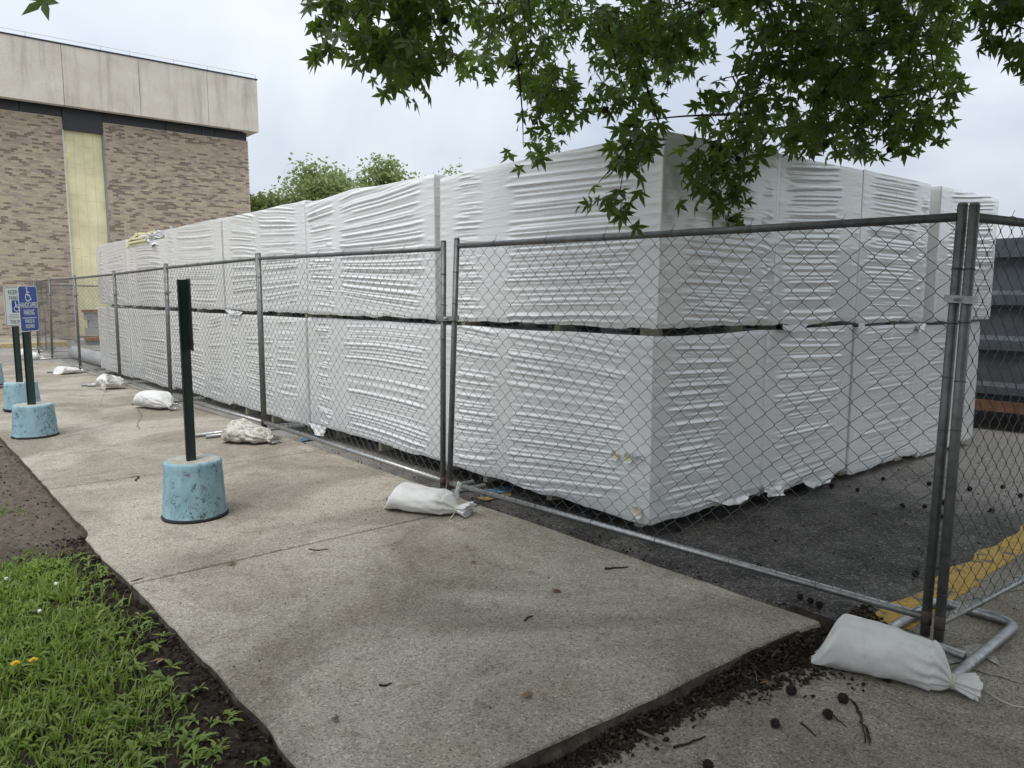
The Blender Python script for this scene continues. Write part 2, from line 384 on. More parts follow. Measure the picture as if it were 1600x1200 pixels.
# ================================================================== GROUND
def ribbon_poly(pts, z, thick=.004):
    """thin flat sheet following ground"""
    mb = MB(); n = len(pts); P = np.array([(p[0], p[1], z if np.isscalar(z) else z(p[0], p[1])) for p in pts])
    return mb.add(P, [tuple(range(n))])
gm = MB(); gm.add([(-600, -400, -.75), (600, -400, -.75), (600, 900, -.75), (-600, 900, -.75)], [(0, 1, 2, 3)])
tag(gm.build('ground', MAT['far_grass']), kind='structure')

# parking lot sheet
us = np.concatenate([np.linspace(1.505, 22, 62), np.linspace(23, 60, 12)])
vs = np.concatenate([np.linspace(3.05, 12, 40), np.linspace(13, 60, 16)])
S_, N_ = np.meshgrid(us, vs, indexing='ij'); X = S_ * dS[0] + N_ * nS[0]; Y = S_ * dS[1] + N_ * nS[1]
nzz = Noise2(3)
Z = np.array([az(a, b) for a, b in zip(X.ravel(), Y.ravel())]).reshape(X.shape) + .012 * (nzz(S_ * .9, N_ * .9) - .5)
o = link_mesh('parking_lot', tris_mesh('parking_lot', np.stack([X, Y, Z], -1).reshape(-1, 3), grid_faces(len(us), len(vs)), True), MAT['asphalt']); tag(o, kind='structure')
# road in front of the building, beyond the end of the sidewalk
us2 = np.linspace(19.4, 28.6, 12); vs2 = np.linspace(-40, 3.1, 30)
S_, N_ = np.meshgrid(us2, vs2, indexing='ij'); X = S_ * dS[0] + N_ * nS[0]; Y = S_ * dS[1] + N_ * nS[1]
Z = np.array([az(*(SN(s, 3.05)[:2])) for s in S_.ravel()]).reshape(X.shape)
tag(link_mesh('road', tris_mesh('road', np.stack([X, Y, Z], -1).reshape(-1, 3), grid_faces(12, 30), True), MAT['asphalt']), kind='structure')

# lawn soil
us = np.concatenate([np.linspace(-12, 0, 14), np.linspace(.2, 11, 150), np.linspace(11.5, 20, 14)])
vs = np.concatenate([np.linspace(-40, -4, 16), np.linspace(-3.6, -.6, 20), np.linspace(-.5, 1.02, 60)])
S_, N_ = np.meshgrid(us, vs, indexing='ij'); X = S_ * dS[0] + N_ * nS[0]; Y = S_ * dS[1] + N_ * nS[1]
def soil_h(s, n):
    h = -.042 + .03 * (nzz(s * 4, n * 4) - .5) + .03 * (nzz(s * 14, n * 14) - .5) + .02 * (nzz(s * 33, n * 33) - .5)
    return h - .012 * sstep(.75, .95, n)
Z = soil_h(S_, N_) + np.where(S_ > 9, -.008 * (S_ - 9), 0)
tag(link_mesh('lawn_soil', tris_mesh('lawn_soil', np.stack([X, Y, Z], -1).reshape(-1, 3), grid_faces(len(us), len(vs)), True), MAT['soil']), kind='structure')
# soil strip in front of the sidewalk's near edge and under it
us = np.linspace(1.30, 1.80, 16); vs = np.linspace(.9, 3.3, 90)
S_, N_ = np.meshgrid(us, vs, indexing='ij'); X = S_ * dS[0] + N_ * nS[0]; Y = S_ * dS[1] + N_ * nS[1]
EDG = np.interp(N_, [1.63, 1.95, 2.25, 2.48, 2.64, 2.85, 3.1], [1.655, 1.60, 1.615, 1.575, 1.535, 1.475, 1.43])
Z = -.112 + .06 * sstep(EDG - .005, EDG + .07, S_) + .022 * (nzz(S_ * 20, N_ * 20) - .5) - .03 * sstep(1.46, 1.38, S_)
tag(link_mesh('soil_strip', tris_mesh('soil_strip', np.stack([X, Y, Z], -1).reshape(-1, 3), grid_faces(16, 90), True), MAT['soil']), kind='structure')

def prism(poly, z0, z1, bevel=.012, name='slab', side=False):
    bm = bmesh.new()
    zb = lambda p: z1(p) if callable(z1) else z1
    top = [bm.verts.new((p[0], p[1], zb(p))) for p in poly]; bot = [bm.verts.new((p[0], p[1], z0)) for p in poly]
    ft = bm.faces.new(top); bm.faces.new(list(reversed(bot)))
    for i in range(len(poly)):
        j = (i + 1) % len(poly); bm.faces.new((top[j], top[i], bot[i], bot[j]))
    bmesh.ops.recalc_face_normals(bm, faces=bm.faces)
    if bevel:
        ed = [e for e in bm.edges if all(v in top for v in e.verts)]
        bmesh.ops.bevel(bm, geom=ed, offset=bevel, segments=2, affect='EDGES', profile=.5)
    me = bpy.data.meshes.new(name); bm.to_mesh(me); bm.free()
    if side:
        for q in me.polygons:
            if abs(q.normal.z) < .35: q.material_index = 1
    return me
def edge_pts(s0, s1, nfun, step=.07):
    k = max(2, int(abs(s1 - s0) / step)); return [SN(s, nfun(s)) for s in np.linspace(s0, s1, k)]
sw = MB(); sw.add([SN(1.7, 1.0, -.11), SN(1.7, 3.05, -.11), SN(19.4, 3.05, -.3), SN(19.4, 1.0, -.3)], [(0, 1, 2, 3)])
sidewalk = tag(sw.build('sidewalk', MAT['crack_dark']), kind='structure')
joints = [1.72, 4.02, 6.43, 8.7, 10.87, 13.1, 15.3, 17.4, 19.5]
nl = Noise2(11)
def s_front(n): return float(np.interp(n, [.9, 1.42, 1.63, 2.05, 2.64, 3.0, 3.127], [1.725, 1.686, 1.672, 1.643, 1.625, 1.595, 1.56]))
def left_edge(s): return .905 + .035 * (float(nl(s * 2.3, 1)) - .5) + .018 * (float(nl(s * 11, 5)) - .5) + (.06 * sstep(5.05, 5.0, s) if s < 5.05 else 0.03 * sstep(5.6, 5.05, s))
def left_edge2(s): return .905 + .018 * (float(nl(s * 2.3, 1)) - .5) + .014 * (float(nl(s * 11, 5)) - .5) - .04 * float(sstep(5.06, 5.02, s)) * float(sstep(3.9, 4.6, s))
NJ = 2.985
for i in range(len(joints) - 1):
    a, b = joints[i] + .006, joints[i + 1] - .006
    lp = edge_pts(a, b, left_edge2); rp = [SN(b, NJ - .003), SN(a, NJ - .003)]
    if i == 0: rp = [SN(b, NJ - .003)] + [SN(s_front(n) + .008 * (float(nl(n * 9, 41)) - .5), n) for n in np.linspace(NJ - .003, .95, 50)]
    o = link_mesh('slab', prism(lp + rp, -.35, lambda p: wz(float(np.dot(p[:2], dS))), side=True), [MAT['sidewalk_concrete'], MAT['slab_side']], sidewalk)
    re = lambda s: 3.125 + .02 * (float(nl(s * 5, 9)) - .5)
    if i == 0: a = 1.58
    if i == 0: kp = [SN(b, NJ + .001), SN(b, 3.12)] + list(reversed(edge_pts(a + .1, b, re)))+ [SN(1.60, 3.135), SN(1.572, 3.128), SN(1.562, 3.11), SN(1.575, 3.06), SN(1.59, NJ + .001)]
    else: kp = [SN(b, NJ + .001)] + list(reversed(edge_pts(a, b, re))) + [SN(a, NJ + .001)]
    o = link_mesh('kerb_stone', prism(kp, -.38, lambda p: wz(float(np.dot(p[:2], dS))) - .001, .02, side=True), [MAT['sidewalk_concrete'], MAT['slab_side']], sidewalk)
def crack(pix_pts, z, wd, parent, jitter=.012):
    P = [onz(x, y, z)[:2] for x, y in pix_pts]; Q = []
    for a, b in zip(P[:-1], P[1:]):
        k = max(2, int(np.linalg.norm(b - a) / .03))
        for t in np.linspace(0, 1, k, endpoint=False): Q.append(a + (b - a) * t + RNG.normal(0, jitter, 2) * .6)
    Q.append(P[-1]); Q = np.array(Q); T = np.gradient(Q, axis=0); T /= np.linalg.norm(T, axis=1)[:, None]; Nn = np.stack([-T[:, 1], T[:, 0]], 1)
    W = wd * RNG.uniform(.3, 1, len(Q))[:, None]; W[0] *= .2; W[-1] *= .2
    zz = np.full((len(Q), 1), z)
    V = np.concatenate([np.hstack([Q + Nn * W, zz]), np.hstack([Q - Nn * W, zz])]); n = len(Q)
    mb = MB(); mb.add(V, [(i, i + 1, n + i + 1, n + i) for i in range(n - 1)])
    return mb.build('crack', MAT['crack_dark'], parent)
crack([(215, 637), (222, 650), (214, 662), (219, 672)], .003, .0035, sidewalk)
crack([(167, 608), (160, 622), (156, 634)], .003, .003, sidewalk)
crack([(232, 690), (300, 686), (420, 676)], .003, .002, sidewalk, .004)
crack([(205, 909), (226, 902)], .003, .016, sidewalk)
crack([(205, 746), (216, 744), (214, 752)], .003, .012, sidewalk)

# lower concrete pavement with the yellow kerb along its far edge
PZ = -.085
pm = MB(); pm.add([SN(1.46, .9, PZ - .05), SN(1.46, 60, PZ - .05), SN(-14, 60, PZ - .05), SN(-14, .9, PZ - .05)], [(0, 1, 2, 3)])
pavement = tag(pm.build('pavement', MAT['crack_dark']), kind='structure')
ne_px = [(860, 1198), (880, 1189), (940, 1166), (1002, 1140), (1040, 1116), (1076, 1095), (1146, 1070), (1195, 1054), (1258, 1036), (1300, 1024), (1345, 996)]
ne_sn = np.array([[np.dot(onz(x, y, PZ)[:2], dS), np.dot(onz(x, y, PZ)[:2], nS)] for x, y in ne_px]); ne_sn = ne_sn[np.argsort(ne_sn[:, 1])]
def ns_edge(n): return float(np.interp(n, ne_sn[:, 1], ne_sn[:, 0])) + .02 * (float(nl(n * 9, 3)) - .5) - .012
c0 = onz(1370, 1072, PZ)[:2]; c1 = onz(1600, 1190, PZ)[:2]
sc0, nc0, sc1, nc1 = c0 @ dS, c0 @ nS, c1 @ dS, c1 @ nS
def n_crack(q): return nc0 + (nc1 - nc0) * (q - sc0) / (sc1 - sc0) + .05 * (float(nl(q * 3, 61)) - .5) + .025 * (float(nl(q * 14, 67)) - .5)
s_top = ns_edge(nc0) - .004
ck = [SN(q, n_crack(q)) for q in np.linspace(s_top, -3.5, 130)]
gp_ = np.array([nS[0], nS[1], 0]) * .0022
n_e = n_crack(s_top)
left_poly = [SN(ns_edge(n), n) for n in np.linspace(1.0, n_e - .02, 34)] + [p - gp_ for p in ck] + [SN(-3.5, 1.0)]
right_poly = [SN(ns_edge(n), n) for n in np.linspace(n_e + .02, 3.10, 10)] + [SN(1.43, n) for n in np.linspace(3.2, 6.2, 12)] + [SN(-3.5, 6.2)] + [p + gp_ for p in reversed(ck)]
for poly in (left_poly, right_poly):
    link_mesh('slab', prism(list(reversed(poly)), -.35, PZ, .006), MAT['pavement_concrete'], pavement)
for (a, b) in ((6.212, 11), (11.012, 16), (16.012, 26)):
    link_mesh('slab', prism([SN(1.43, a), SN(1.43, b), SN(-3.5, b), SN(-3.5, a)], -.35, PZ, .006), MAT['pavement_concrete'], pavement)
link_mesh('slab', prism([SN(-3.512, 1.05), SN(-3.512, 26), SN(-13, 26), SN(-13, 1.05)], -.35, PZ, .006), MAT['pavement_concrete'], pavement)
crack([(1520, 1045), (1560, 1058), (1600, 1068)], PZ + .003, .004, pavement)
crack([(1505, 940), (1560, 925), (1600, 922)], PZ + .003, .004, pavement)
crack([(1330, 1090), (1350, 1130), (1358, 1165)], PZ + .003, .006, pavement)
kb = MB(); kerb = tag(ribbon_poly([SN(1.325, 3.12), SN(1.325, 26), SN(1.53, 26), SN(1.53, 3.12)], -.2).build('kerb', MAT['crack_dark']), kind='structure')
kj = [3.17, 5.15, 7.2, 9.3, 11.4, 13.5, 16, 20, 26]
for a, b in zip(kj[:-1], kj[1:]):
    nn = np.linspace(a + .006, b - .006, 24)
    e1 = [SN(1.322 + .03 * float(nl(n * 9, 20)) + .025 * float(nl(n * 2.3, 25)), n) for n in nn]; e2 = [SN(1.485 + .07 * float(nl(n * 5, 30)), n) for n in nn]
    link_mesh('kerb_stone', prism(e1 + list(reversed(e2)), -.3, PZ + .005, .004), MAT['yellow_paint'], kerb)

# paint marks
def mark(pts, z, mat, name, label, off=.006):
    P = [onz(x, y, z) for x, y in pts]
    C = np.mean(P, axis=0); out_ = []
    n = len(P)
    for i in range(n):
        a, b = P[i], P[(i + 1) % n]
        for t in np.linspace(0, 1, 8, endpoint=False):
            q = a + (b - a) * t; q = q + (q - C) * RNG.uniform(-.12, .06); out_.append((q[0], q[1]))
    mb = ribbon_poly(out_, lambda x, y: (az(x, y) if z < -.09 and name != 'spray_mark' else z) + off)
    return tag(mb.build(name, MAT[mat]), label, 'paint mark')
mark([(742, 768), (800, 757), (800, 768), (750, 775)], -.105, 'blue_mark', 'blue_paint_stripe', 'short worn blue stripe painted on dark asphalt behind the fence post pair', .012)
mark([(742, 777), (800, 769), (798, 775), (756, 783)], -.105, 'ochre_mark', 'ochre_paint_stripe', 'short worn ochre stripe on asphalt just in front of the blue one', .012)
mark([(470, 682), (500, 678), (500, 683), (470, 688)], -.13, 'blue_mark', 'blue_paint_stripe', 'faded blue paint patch on asphalt beyond the second fence stand', .012)
mark([(1462, 1020), (1530, 1006), (1552, 1018), (1566, 1044), (1540, 1030), (1480, 1040)], PZ, 'white_spray', 'spray_mark', 'splash of white spray paint on the pavement inside the looped fence foot', .005)

# ================================================================== BUILDING
bld = thing('brick_building', SN(33, 8, -.15), 'large tan brick building with a concrete cornice and a yellow boarded bay', 'building')
AX = (np.array([nS[0], nS[1], 0]), np.array([dS[0], dS[1], 0]), np.array([0, 0, 1.]))
def bbox(n0, n1, s0, s1, z0, z1): return SN((s0 + s1) / 2, (n0 + n1) / 2, (z0 + z1) / 2), (n1 - n0, s1 - s0, z1 - z0)
BN0, BN1, BZ, BT = -6.0, 12.95, -.3, 7.95
IN0, IN1, IZ1 = 5.96, 7.31, 7.5
mb = MB()
for (n0, n1, s0, s1, z0, z1) in ((BN0, IN0, 33, 46, BZ, BT), (IN1, BN1, 33, 46, BZ, BT), (IN0, IN1, 33.16, 46, BZ, BT)):
    mb.box(*bbox(n0, n1, s0, s1, z0, z1), ax=AX)
wall = mb.build('wall', MAT['mortar'], bld)
bl, bh, pl, ph = .2135, .0615, .2245, .0715
def brick_mesh(nm, mats):
    q = MB(); q.box((0, 0, 0), (bl, .05, bh)); me = q.mesh(nm); me.materials.append(mats); return me
BM = [brick_mesh('brick', MAT[k]) for k in ('brick_tan', 'brick_rose', 'brick_brown')]
bn = Noise2(77); cells = []
rows = int((BT - BZ) / ph)
for r in range(rows):
    z = BZ + (r + .5) * ph
    off = (r % 2) * pl / 2
    for side in ((-1.2, IN0), (IN1, BN1)):
        k0 = math.floor((side[0] - off) / pl); k1 = math.ceil((side[1] - off) / pl)
        for k in range(k0, k1 + 1):
            a = max(off + k * pl, side[0]); b = min(off + k * pl + bl, side[1])
            if b - a < .05: continue
            v = random.random() * .72 + .42 * float(bn(k * .30 + (r * 7.31) % 91, (r * 3.77) % 113)) + .24 * float(bn(k * .06 + 50, r * .09))
            ty = 2 if v > .92 else (1 if v > .70 else 0)
            cells.append((a, b, z, ty))
# the bricks nearest the camera are objects of their own, the rest one mesh
def bkey(c):
    p = SN(33, (c[0] + c[1]) / 2, c[2]); x, y = pix(p)
    seen = 0 < x < 1600 and 0 < y < 1200 and not (x > 150 and y > 380) and (c[1] - c[0]) > bl * .98
    return (0 if seen else 1, p[0] ** 2 + p[1] ** 2 + (p[2] - CH) ** 2)
cells.sort(key=bkey)
rotz = math.atan2(nS[1], nS[0])
Pinv = world_mat(bld).inverted()
for a, b, z, ty in cells[:300]:
    o = bpy.data.objects.new('brick', BM[ty]); COL.objects.link(o); o.parent = bld
    o.matrix_parent_inverse = Pinv
    o.location = SN(33 + .015 + random.uniform(-.002, .002), (a + b) / 2, z); o.rotation_euler = (0, 0, rotz)
mb = MB()
for a, b, z, ty in cells[300:]:
    mb.box(SN(33 + .015 + random.uniform(-.002, .002), (a + b) / 2, z), (b - a, .05, bh), mi=ty, ax=AX)
tag(mb.build('bricks', [MAT['brick_tan'], MAT['brick_rose'], MAT['brick_brown']], bld), kind='stuff')
# dark band under the cornice
bn_e = [-6, -3, 0, 2.2, 4.62, 5.955]
for a, b in zip(bn_e[:-1], bn_e[1:]): MB().box(*bbox(a + .01, b - .01, 32.97, 33.3, BT + .002, 8.5), ax=AX).build('band_panel', MAT['dark_band'], bld)
MB().box(*bbox(IN0 + .004, IN1 - .004, 32.93, 33.3, IZ1, 8.5), ax=AX).build('band_panel', MAT['dark_band'], bld)
for a, b in zip([7.315, 9.6, 11.0, 11.55], [9.6, 11.0, 11.55, 12.9]): MB().box(*bbox(a + .01, b - .01, 32.97, 33.3, BT + .002, 8.5), ax=AX).build('band_panel', MAT['dark_band'], bld)
# cornice panels
ce = [-6.6, -2.5, .5, 3.2, 5.97, 8.56, 11.14, 13.22]
for a, b in zip(ce[:-1], ce[1:]):
    q = prism([SN(32.40, a + .008), SN(32.40, b - .008), SN(32.72, b - .008), SN(32.72, a + .008)], 8.27, 10.40, .02, 'cornice_panel')
    link_mesh('cornice_panel', q, MAT['cornice'], bld)
MB().box(*bbox(12.75, 13.22, 32.73, 46.4, 8.275, 10.39), ax=AX).build('cornice_panel', MAT['cornice'], bld)
MB().box(*bbox(-6.4, 12.7, 32.73, 46, 8.5, 8.6), ax=AX).build('soffit', MAT['cornice'], bld)
MB().box(*bbox(-6.5, 12.7, 32.75, 46.3, 8.7, 10.3), ax=AX).build('roof', MAT['roof_metal'], bld)
MB().box(*bbox(-6.65, 13.24, 32.38, 32.76, 10.402, 10.45), ax=AX).build('flashing', MAT['dark_band'], bld)
for s_c, n_c, hh in ((32.36, 8.13, .55), (32.36, 12.4, .4)):
    pass
rl = MB(); rl.tube([SN(32.5, n, 10.62) for n in np.linspace(-6.5, 13.2, 12)], .010, 5)
for n in (-5, -2.5, 0, 2.5, 4.9, 7.3, 8.3, 9.9, 11.2, 12.2, 13.2): rl.tube([SN(32.5, n, 10.44), SN(32.5, n, 10.66)], .009, 5)
rl.build('roof_cable', MAT['trim_white'], bld)
# the boarded bay: staggered yellow insulation boards
cw = (IN1 - IN0 - .06) / 4
for c in range(4):
    z = -.2; off = [0.35, 0.75, .15, .55][c]; first = True
    while z < IZ1 - .01:
        hgt = off if first else (1.15 if c % 2 else 1.0); first = False
        z1 = min(z + hgt, IZ1); a = IN0 + .02 + c * cw
        MB().box(*bbox(a + .002, a + cw - .002, 33.08 + random.uniform(0, .005), 33.17, z + .002, z1 - .002), ax=AX).build('insulation_board', MAT['insulation'], bld)
        z = z1
MB().box(*bbox(IN0 - .03, IN0 + .018, 32.985, 33.17, -.2, IZ1 - .002), ax=AX).build('trim', MAT['trim_white'], bld)
MB().box(*bbox(IN1 - .035, IN1 + .03, 32.985, 33.17, -.2, IZ1 - .002), ax=AX).build('trim', MAT['trim_grey'], bld)

# apron in front of the building with a worn yellow kerb
apr = tag(link_mesh('building_apron', prism([SN(28.85, -40), SN(28.85, 4.9), SN(33, 4.9), SN(33, -40)], -.6, -.13, .02), MAT['sidewalk_concrete']), kind='structure')
for a in np.arange(-16, 4.9, 1.9):
    link_mesh('kerb_stone', prism([SN(28.62, a + .01), SN(28.62, a + 1.88), SN(28.84, a + 1.88), SN(28.84, a + .01)], -.6, -.127, .03), MAT['old_yellow_paint'], apr)
# low block planter with a brick coping and a brick step
def plan_wall():
    t = thing('planter_wall', SN(30.6, 6.5, -.2), 'low grey block wall with red brick coping in front of the building', 'low wall')
    n0 = plane_hit(134, 505, dS * 30.5, nS)[0]
    for r in range(3):
        for k in range(6):
            a = n0 + k * .62 + (r % 2) * .1; MB().box(*bbox(a + .006, a + .61, 30.5, 30.8, -.05 + r * .27, .21 + r * .27), ax=AX).build('block', MAT['grey_block'], t)
    for k in range(16):
        a = n0 - .05 + k * .235; MB().box(*bbox(a, a + .225, 30.44, 30.86, .763, .86), ax=AX).build('coping_brick', MAT['red_brick'], t)
    t2 = thing('brick_step', SN(29.2, 6.5, -.3), 'low step edged with red brick at the foot of the grey planter', 'step')
    MB().box(*bbox(n0 - .35, n0 + 3.5, 29.0, 30.9, -.5, -.16), ax=AX).build('tread', MAT['grey_block'], t2)
    for k in range(16):
        a = n0 - .35 + k * .235; MB().box(*bbox(a, a + .225, 28.9, 29.1, -.158, -.06), ax=AX).build('brick', MAT['red_brick'], t2)
    # small tan pier before the step
plan_wall()
# rolled sheet lying by the far end of the stack
ra = SN(23.1, 4.1, az(*SN(23.1, 4.1)[:2]) + .155); rb = SN(18.45, 4.12, az(*SN(18.45, 4.12)[:2]) + .155)
rd = (rb - ra); rl_ = np.linalg.norm(rd); rd /= rl_
mb = MB(); P = []; R = []
for t in np.linspace(0, 1, 60):
    P.append(ra + rd * rl_ * t); R.append(.165 * (1 + .10 * (float(nl(t * 22, 40)) - .5)))
mb.tube(P, R, 20, cap=False)
mb.tube([P[0], P[0] + rd * .01], [.165, .12], 20, cap=True); 
roll = thing('plastic_roll', P[0] * [1, 1, 0] + [0, 0, az(P[0][0], P[0][1])], 'roll wrapped in grey plastic lying on asphalt at the far end of the stack', 'roll')
mb.build('wrapping', MAT['rolled_plastic'], roll)
mb = MB(); mb.tube([P[0] - rd * .012, P[0] + rd * .3], [.07, .07], 12); mb.build('core', MAT['dark_band'], roll)

# ================================================================== WRAPPED BUNDLES
def bundle_mesh(name, w_, d_, h, seed, res_f, res_s, res_v, skirt=.012, sag=.012, top_profile=None, face_len=None):
    """box w_ (local x, front at y=0) by d_ (local y) by h; front and x=0 side carry creases"""
    A, B, Cn, D = Noise2(seed), Noise2(seed + 1), Noise2(seed + 2), Noise2(seed + 3)
    rc = .02
    # perimeter: start back-right, go along right side? order: front (x 0->w), right side, back, left side
    def seg(a, b, k): return np.linspace(a, b, k, endpoint=False)
    kf = max(8, int(w_ / res_f)); ks = max(6, int(d_ / res_s)); kb = 14; kr = 6
    px, py, nx, ny, uu, fc = [], [], [], [], [], []
    def put(xs, ys, n, u, f):
        px.extend(xs); py.extend(ys); nx.extend([n[0]] * len(xs)); ny.extend([n[1]] * len(xs)); uu.extend(u); fc.extend([f] * len(xs))
    x = np.concatenate([[0], seg(0.012, w_ - .012, kf), [w_ - .012]]); put(x, np.zeros_like(x), (0, -1), x, 0)
    y = np.concatenate([[0.0], seg(.012, d_ - .012, kr), [d_]]); put(np.full_like(y, w_), y, (1, 0), y + 10, 2)
    x = np.concatenate([seg(w_ - .05, 0.05, kb)]); put(x, np.full_like(x, d_), (0, 1), x + 20, 2)
    y = np.concatenate([[d_], seg(d_ - .012, .012, ks), [.012]]); put(np.zeros_like(y), y, (-1, 0), y + 30, 1)
    px, py, nx, ny, uu, fc = map(np.array, (px, py, nx, ny, uu, fc))
    # soften corner normals
    nu = len(px)
    kv = max(8, int(h / res_v)); vv = np.linspace(0, h, kv)
    U, V = np.meshgrid(uu, vv, indexing='ij'); Fc = np.repeat(fc[:, None], kv, 1)
    span = np.where(Fc == 0, w_, d_); ul = np.where(Fc == 0, U, U - 30)
    nearl = sstep(0, .05, ul); nearr = sstep(0, .05, span - ul)
    # vertical bands where the film is stretched smooth, creased between
    band = A(ul * 1.9 + Fc * 9, V * .45 + 3); band2 = B(ul * 6 + Fc * 5, V * 1.3)
    env = sstep(.30, .52, band + .18 * (band2 - .5))
    env *= .45 + .55 * sstep(.0, .30, ul) ; env *= .45 + .55 * sstep(0, .22, span - ul)
    topdamp = 1 - .35 * sstep(h * .80, h * .98, V)
    dsp = np.zeros_like(U)
    rc_ = np.random.default_rng(seed)
    for face, sp in ((0, w_), (1, d_)):
        cols = np.where(fc == face)[0]; u1d = uu[cols] - (30 if face else 0)
        rv = res_f if face == 0 else res_s
        if rv > .045: continue
        z = rc_.uniform(.03, .22); zones = []
        while z < sp - .15:
            ln = min(rc_.uniform(.55, 1.0) if rc_.random() < .4 else rc_.uniform(1.0, 1.9), sp - z - rc_.uniform(.03, .28))
            if ln > .15: zones.append((z, z + ln))
            z += ln + rc_.choice([rc_.uniform(.01, .03), rc_.uniform(.08, .26)])
        ga, gb = rc_.normal(0, .02), rc_.normal(0, .06)
        for (za, zb) in zones:
            a_, b_, c_ = ga + rc_.normal(0, .015), gb + rc_.normal(0, .04), rc_.normal(0, .022)
            for (dv, amp, wmin, wmax, short) in ((.062, .0135, .009, .014, .04), (.030, .0085, .006, .010, .12), (.020, .0045, .005, .008, .45)):
                v = rc_.uniform(0, dv)
                while v < h - .01:
                    v += dv * rc_.uniform(.4, 1.6)
                    if rc_.random() < .16: v += dv * rc_.uniform(1, 3)
                    e0, e1 = za + abs(rc_.normal(0, .09)) - .03, zb - abs(rc_.normal(0, .09)) + .03
                    if e1 - e0 < .08: continue
                    if rc_.random() < short:
                        m_ = rc_.uniform(e0, e1); hl = (e1 - e0) * rc_.uniform(.10, .35); e0, e1 = max(e0, m_ - hl), min(e1, m_ + hl)
                    if e1 - e0 < .06: continue
                    k = np.where((u1d > e0) & (u1d < e1))[0]
                    if len(k) < 3: continue
                    x = u1d[k]; um = (za + zb) / 2; wob = .006 * (B(x * 1.3, v * 7 + face) - .5)
                    vc = v + (x - um) * (a_ + b_ * (v / h - .5) * 2) + c_ * (x - um) ** 2 + wob
                    am = amp * rc_.uniform(.25, 1.0) * sstep(0, min(.13, (e1 - e0) * .4), x - e0) * sstep(0, min(.13, (e1 - e0) * .4), e1 - x) * (.65 + .7 * A(x * 1.6 + v * 13, v * 31))
                    wd = rc_.uniform(wmin, wmax); q = (vv[None, :] - vc[:, None]) / wd
                    dsp[cols[k]] += am[:, None] * ((1 + (q * np.where(q > 0, 1.9, .75)) ** 2) ** -1.6 - .35 * (1 + ((q - 1.9) * 1.0) ** 2) ** -2)
    id3 = np.floor(V * 52 + 3 * A(ul * 2 + Fc * 2, V * 4)); r3 = D(ul * 5, V * 60 + Fc * 3)
    dsp *= 1 - .3 * sstep(h * .85, h, V)
    dsp += .0010 * (r3 - .5)
    # short puckers along the vertical ends
    endw = np.exp(-np.minimum(ul, span - ul) / .07)
    q4 = V * 16 + 4 * D(Fc, V * 2); id4 = np.floor(q4); r4 = (1 - np.abs((q4 % 1) * 2 - 1)) ** 1.6; dsp += .006 * endw * r4 * (Cn(id4 * 2.7, Fc * 3.1) > .5)
    dsp += sag * (B(ul * .9, V * .8 + Fc * 5) - .5) * 1.4 + .003 * (D(ul * 3, V * 2.5) - .5)
    dsp = np.where(Fc == 2, .002, dsp * np.where(Fc < 2, nearl * nearr * .93 + .07, 1))
    dsp -= .006 * (1 - sstep(0, .035, np.minimum(V, h - V)))
    Xv = px[:, None] + nx[:, None] * dsp; Yv = py[:, None] + ny[:, None] * dsp
    # loose hem at the bottom, slightly uneven top
    hem = skirt * (A(ul * 4.5 + Fc * 3, 9) - .35) * 2.2 + skirt * .8 * (B(ul * 17 + Fc, 4) - .5)
    tp = np.zeros_like(U) if top_profile is None else np.where(Fc == 0, np.interp(ul, *top_profile), np.interp(0 * ul, *top_profile))
    Zv = V + (1 - sstep(0, .15, V)) * -hem + sstep(h - .35, h, V) * (tp + .012 * (Cn(ul * 2.5 + Fc * 2, 5) - .5))
    verts = np.stack([Xv, Yv, Zv], -1).reshape(-1, 3)
    faces = grid_faces(nu, kv, True)
    nb = len(verts)
    me = bpy.data.meshes.new(name)
    top = np.arange(nu) * kv + kv - 1; bot = np.arange(nu) * kv
    ct_ = verts[top].mean(0) + [0, 0, 0.0]; cb = verts[bot].mean(0) + [0, 0, .05]
    verts = np.concatenate([verts, [ct_, cb]])
    ft = np.stack([top, np.roll(top, -1), np.full(nu, nb)], -1); fb = np.stack([np.roll(bot, -1), bot, np.full(nu, nb + 1)], -1)
    me.vertices.add(len(verts)); me.vertices.foreach_set('co', verts.astype(np.float32).ravel())
    loops = np.concatenate([faces.ravel(), ft.ravel(), fb.ravel()]); me.loops.add(len(loops)); me.loops.foreach_set('vertex_index', loops.astype(np.int32))
    nf = len(faces) + 2 * nu; me.polygons.add(nf)
    starts = np.concatenate([np.arange(len(faces)) * 4, faces.size + np.arange(2 * nu) * 3]); me.polygons.foreach_set('loop_start', starts.astype(np.int32))
    me.polygons.foreach_set('use_smooth', np.concatenate([np.ones(len(faces), bool), np.zeros(2 * nu, bool)]))
    me.update(calc_edges=True); me.validate(); return me
ROT_L = math.atan2(dL[1], dL[0])
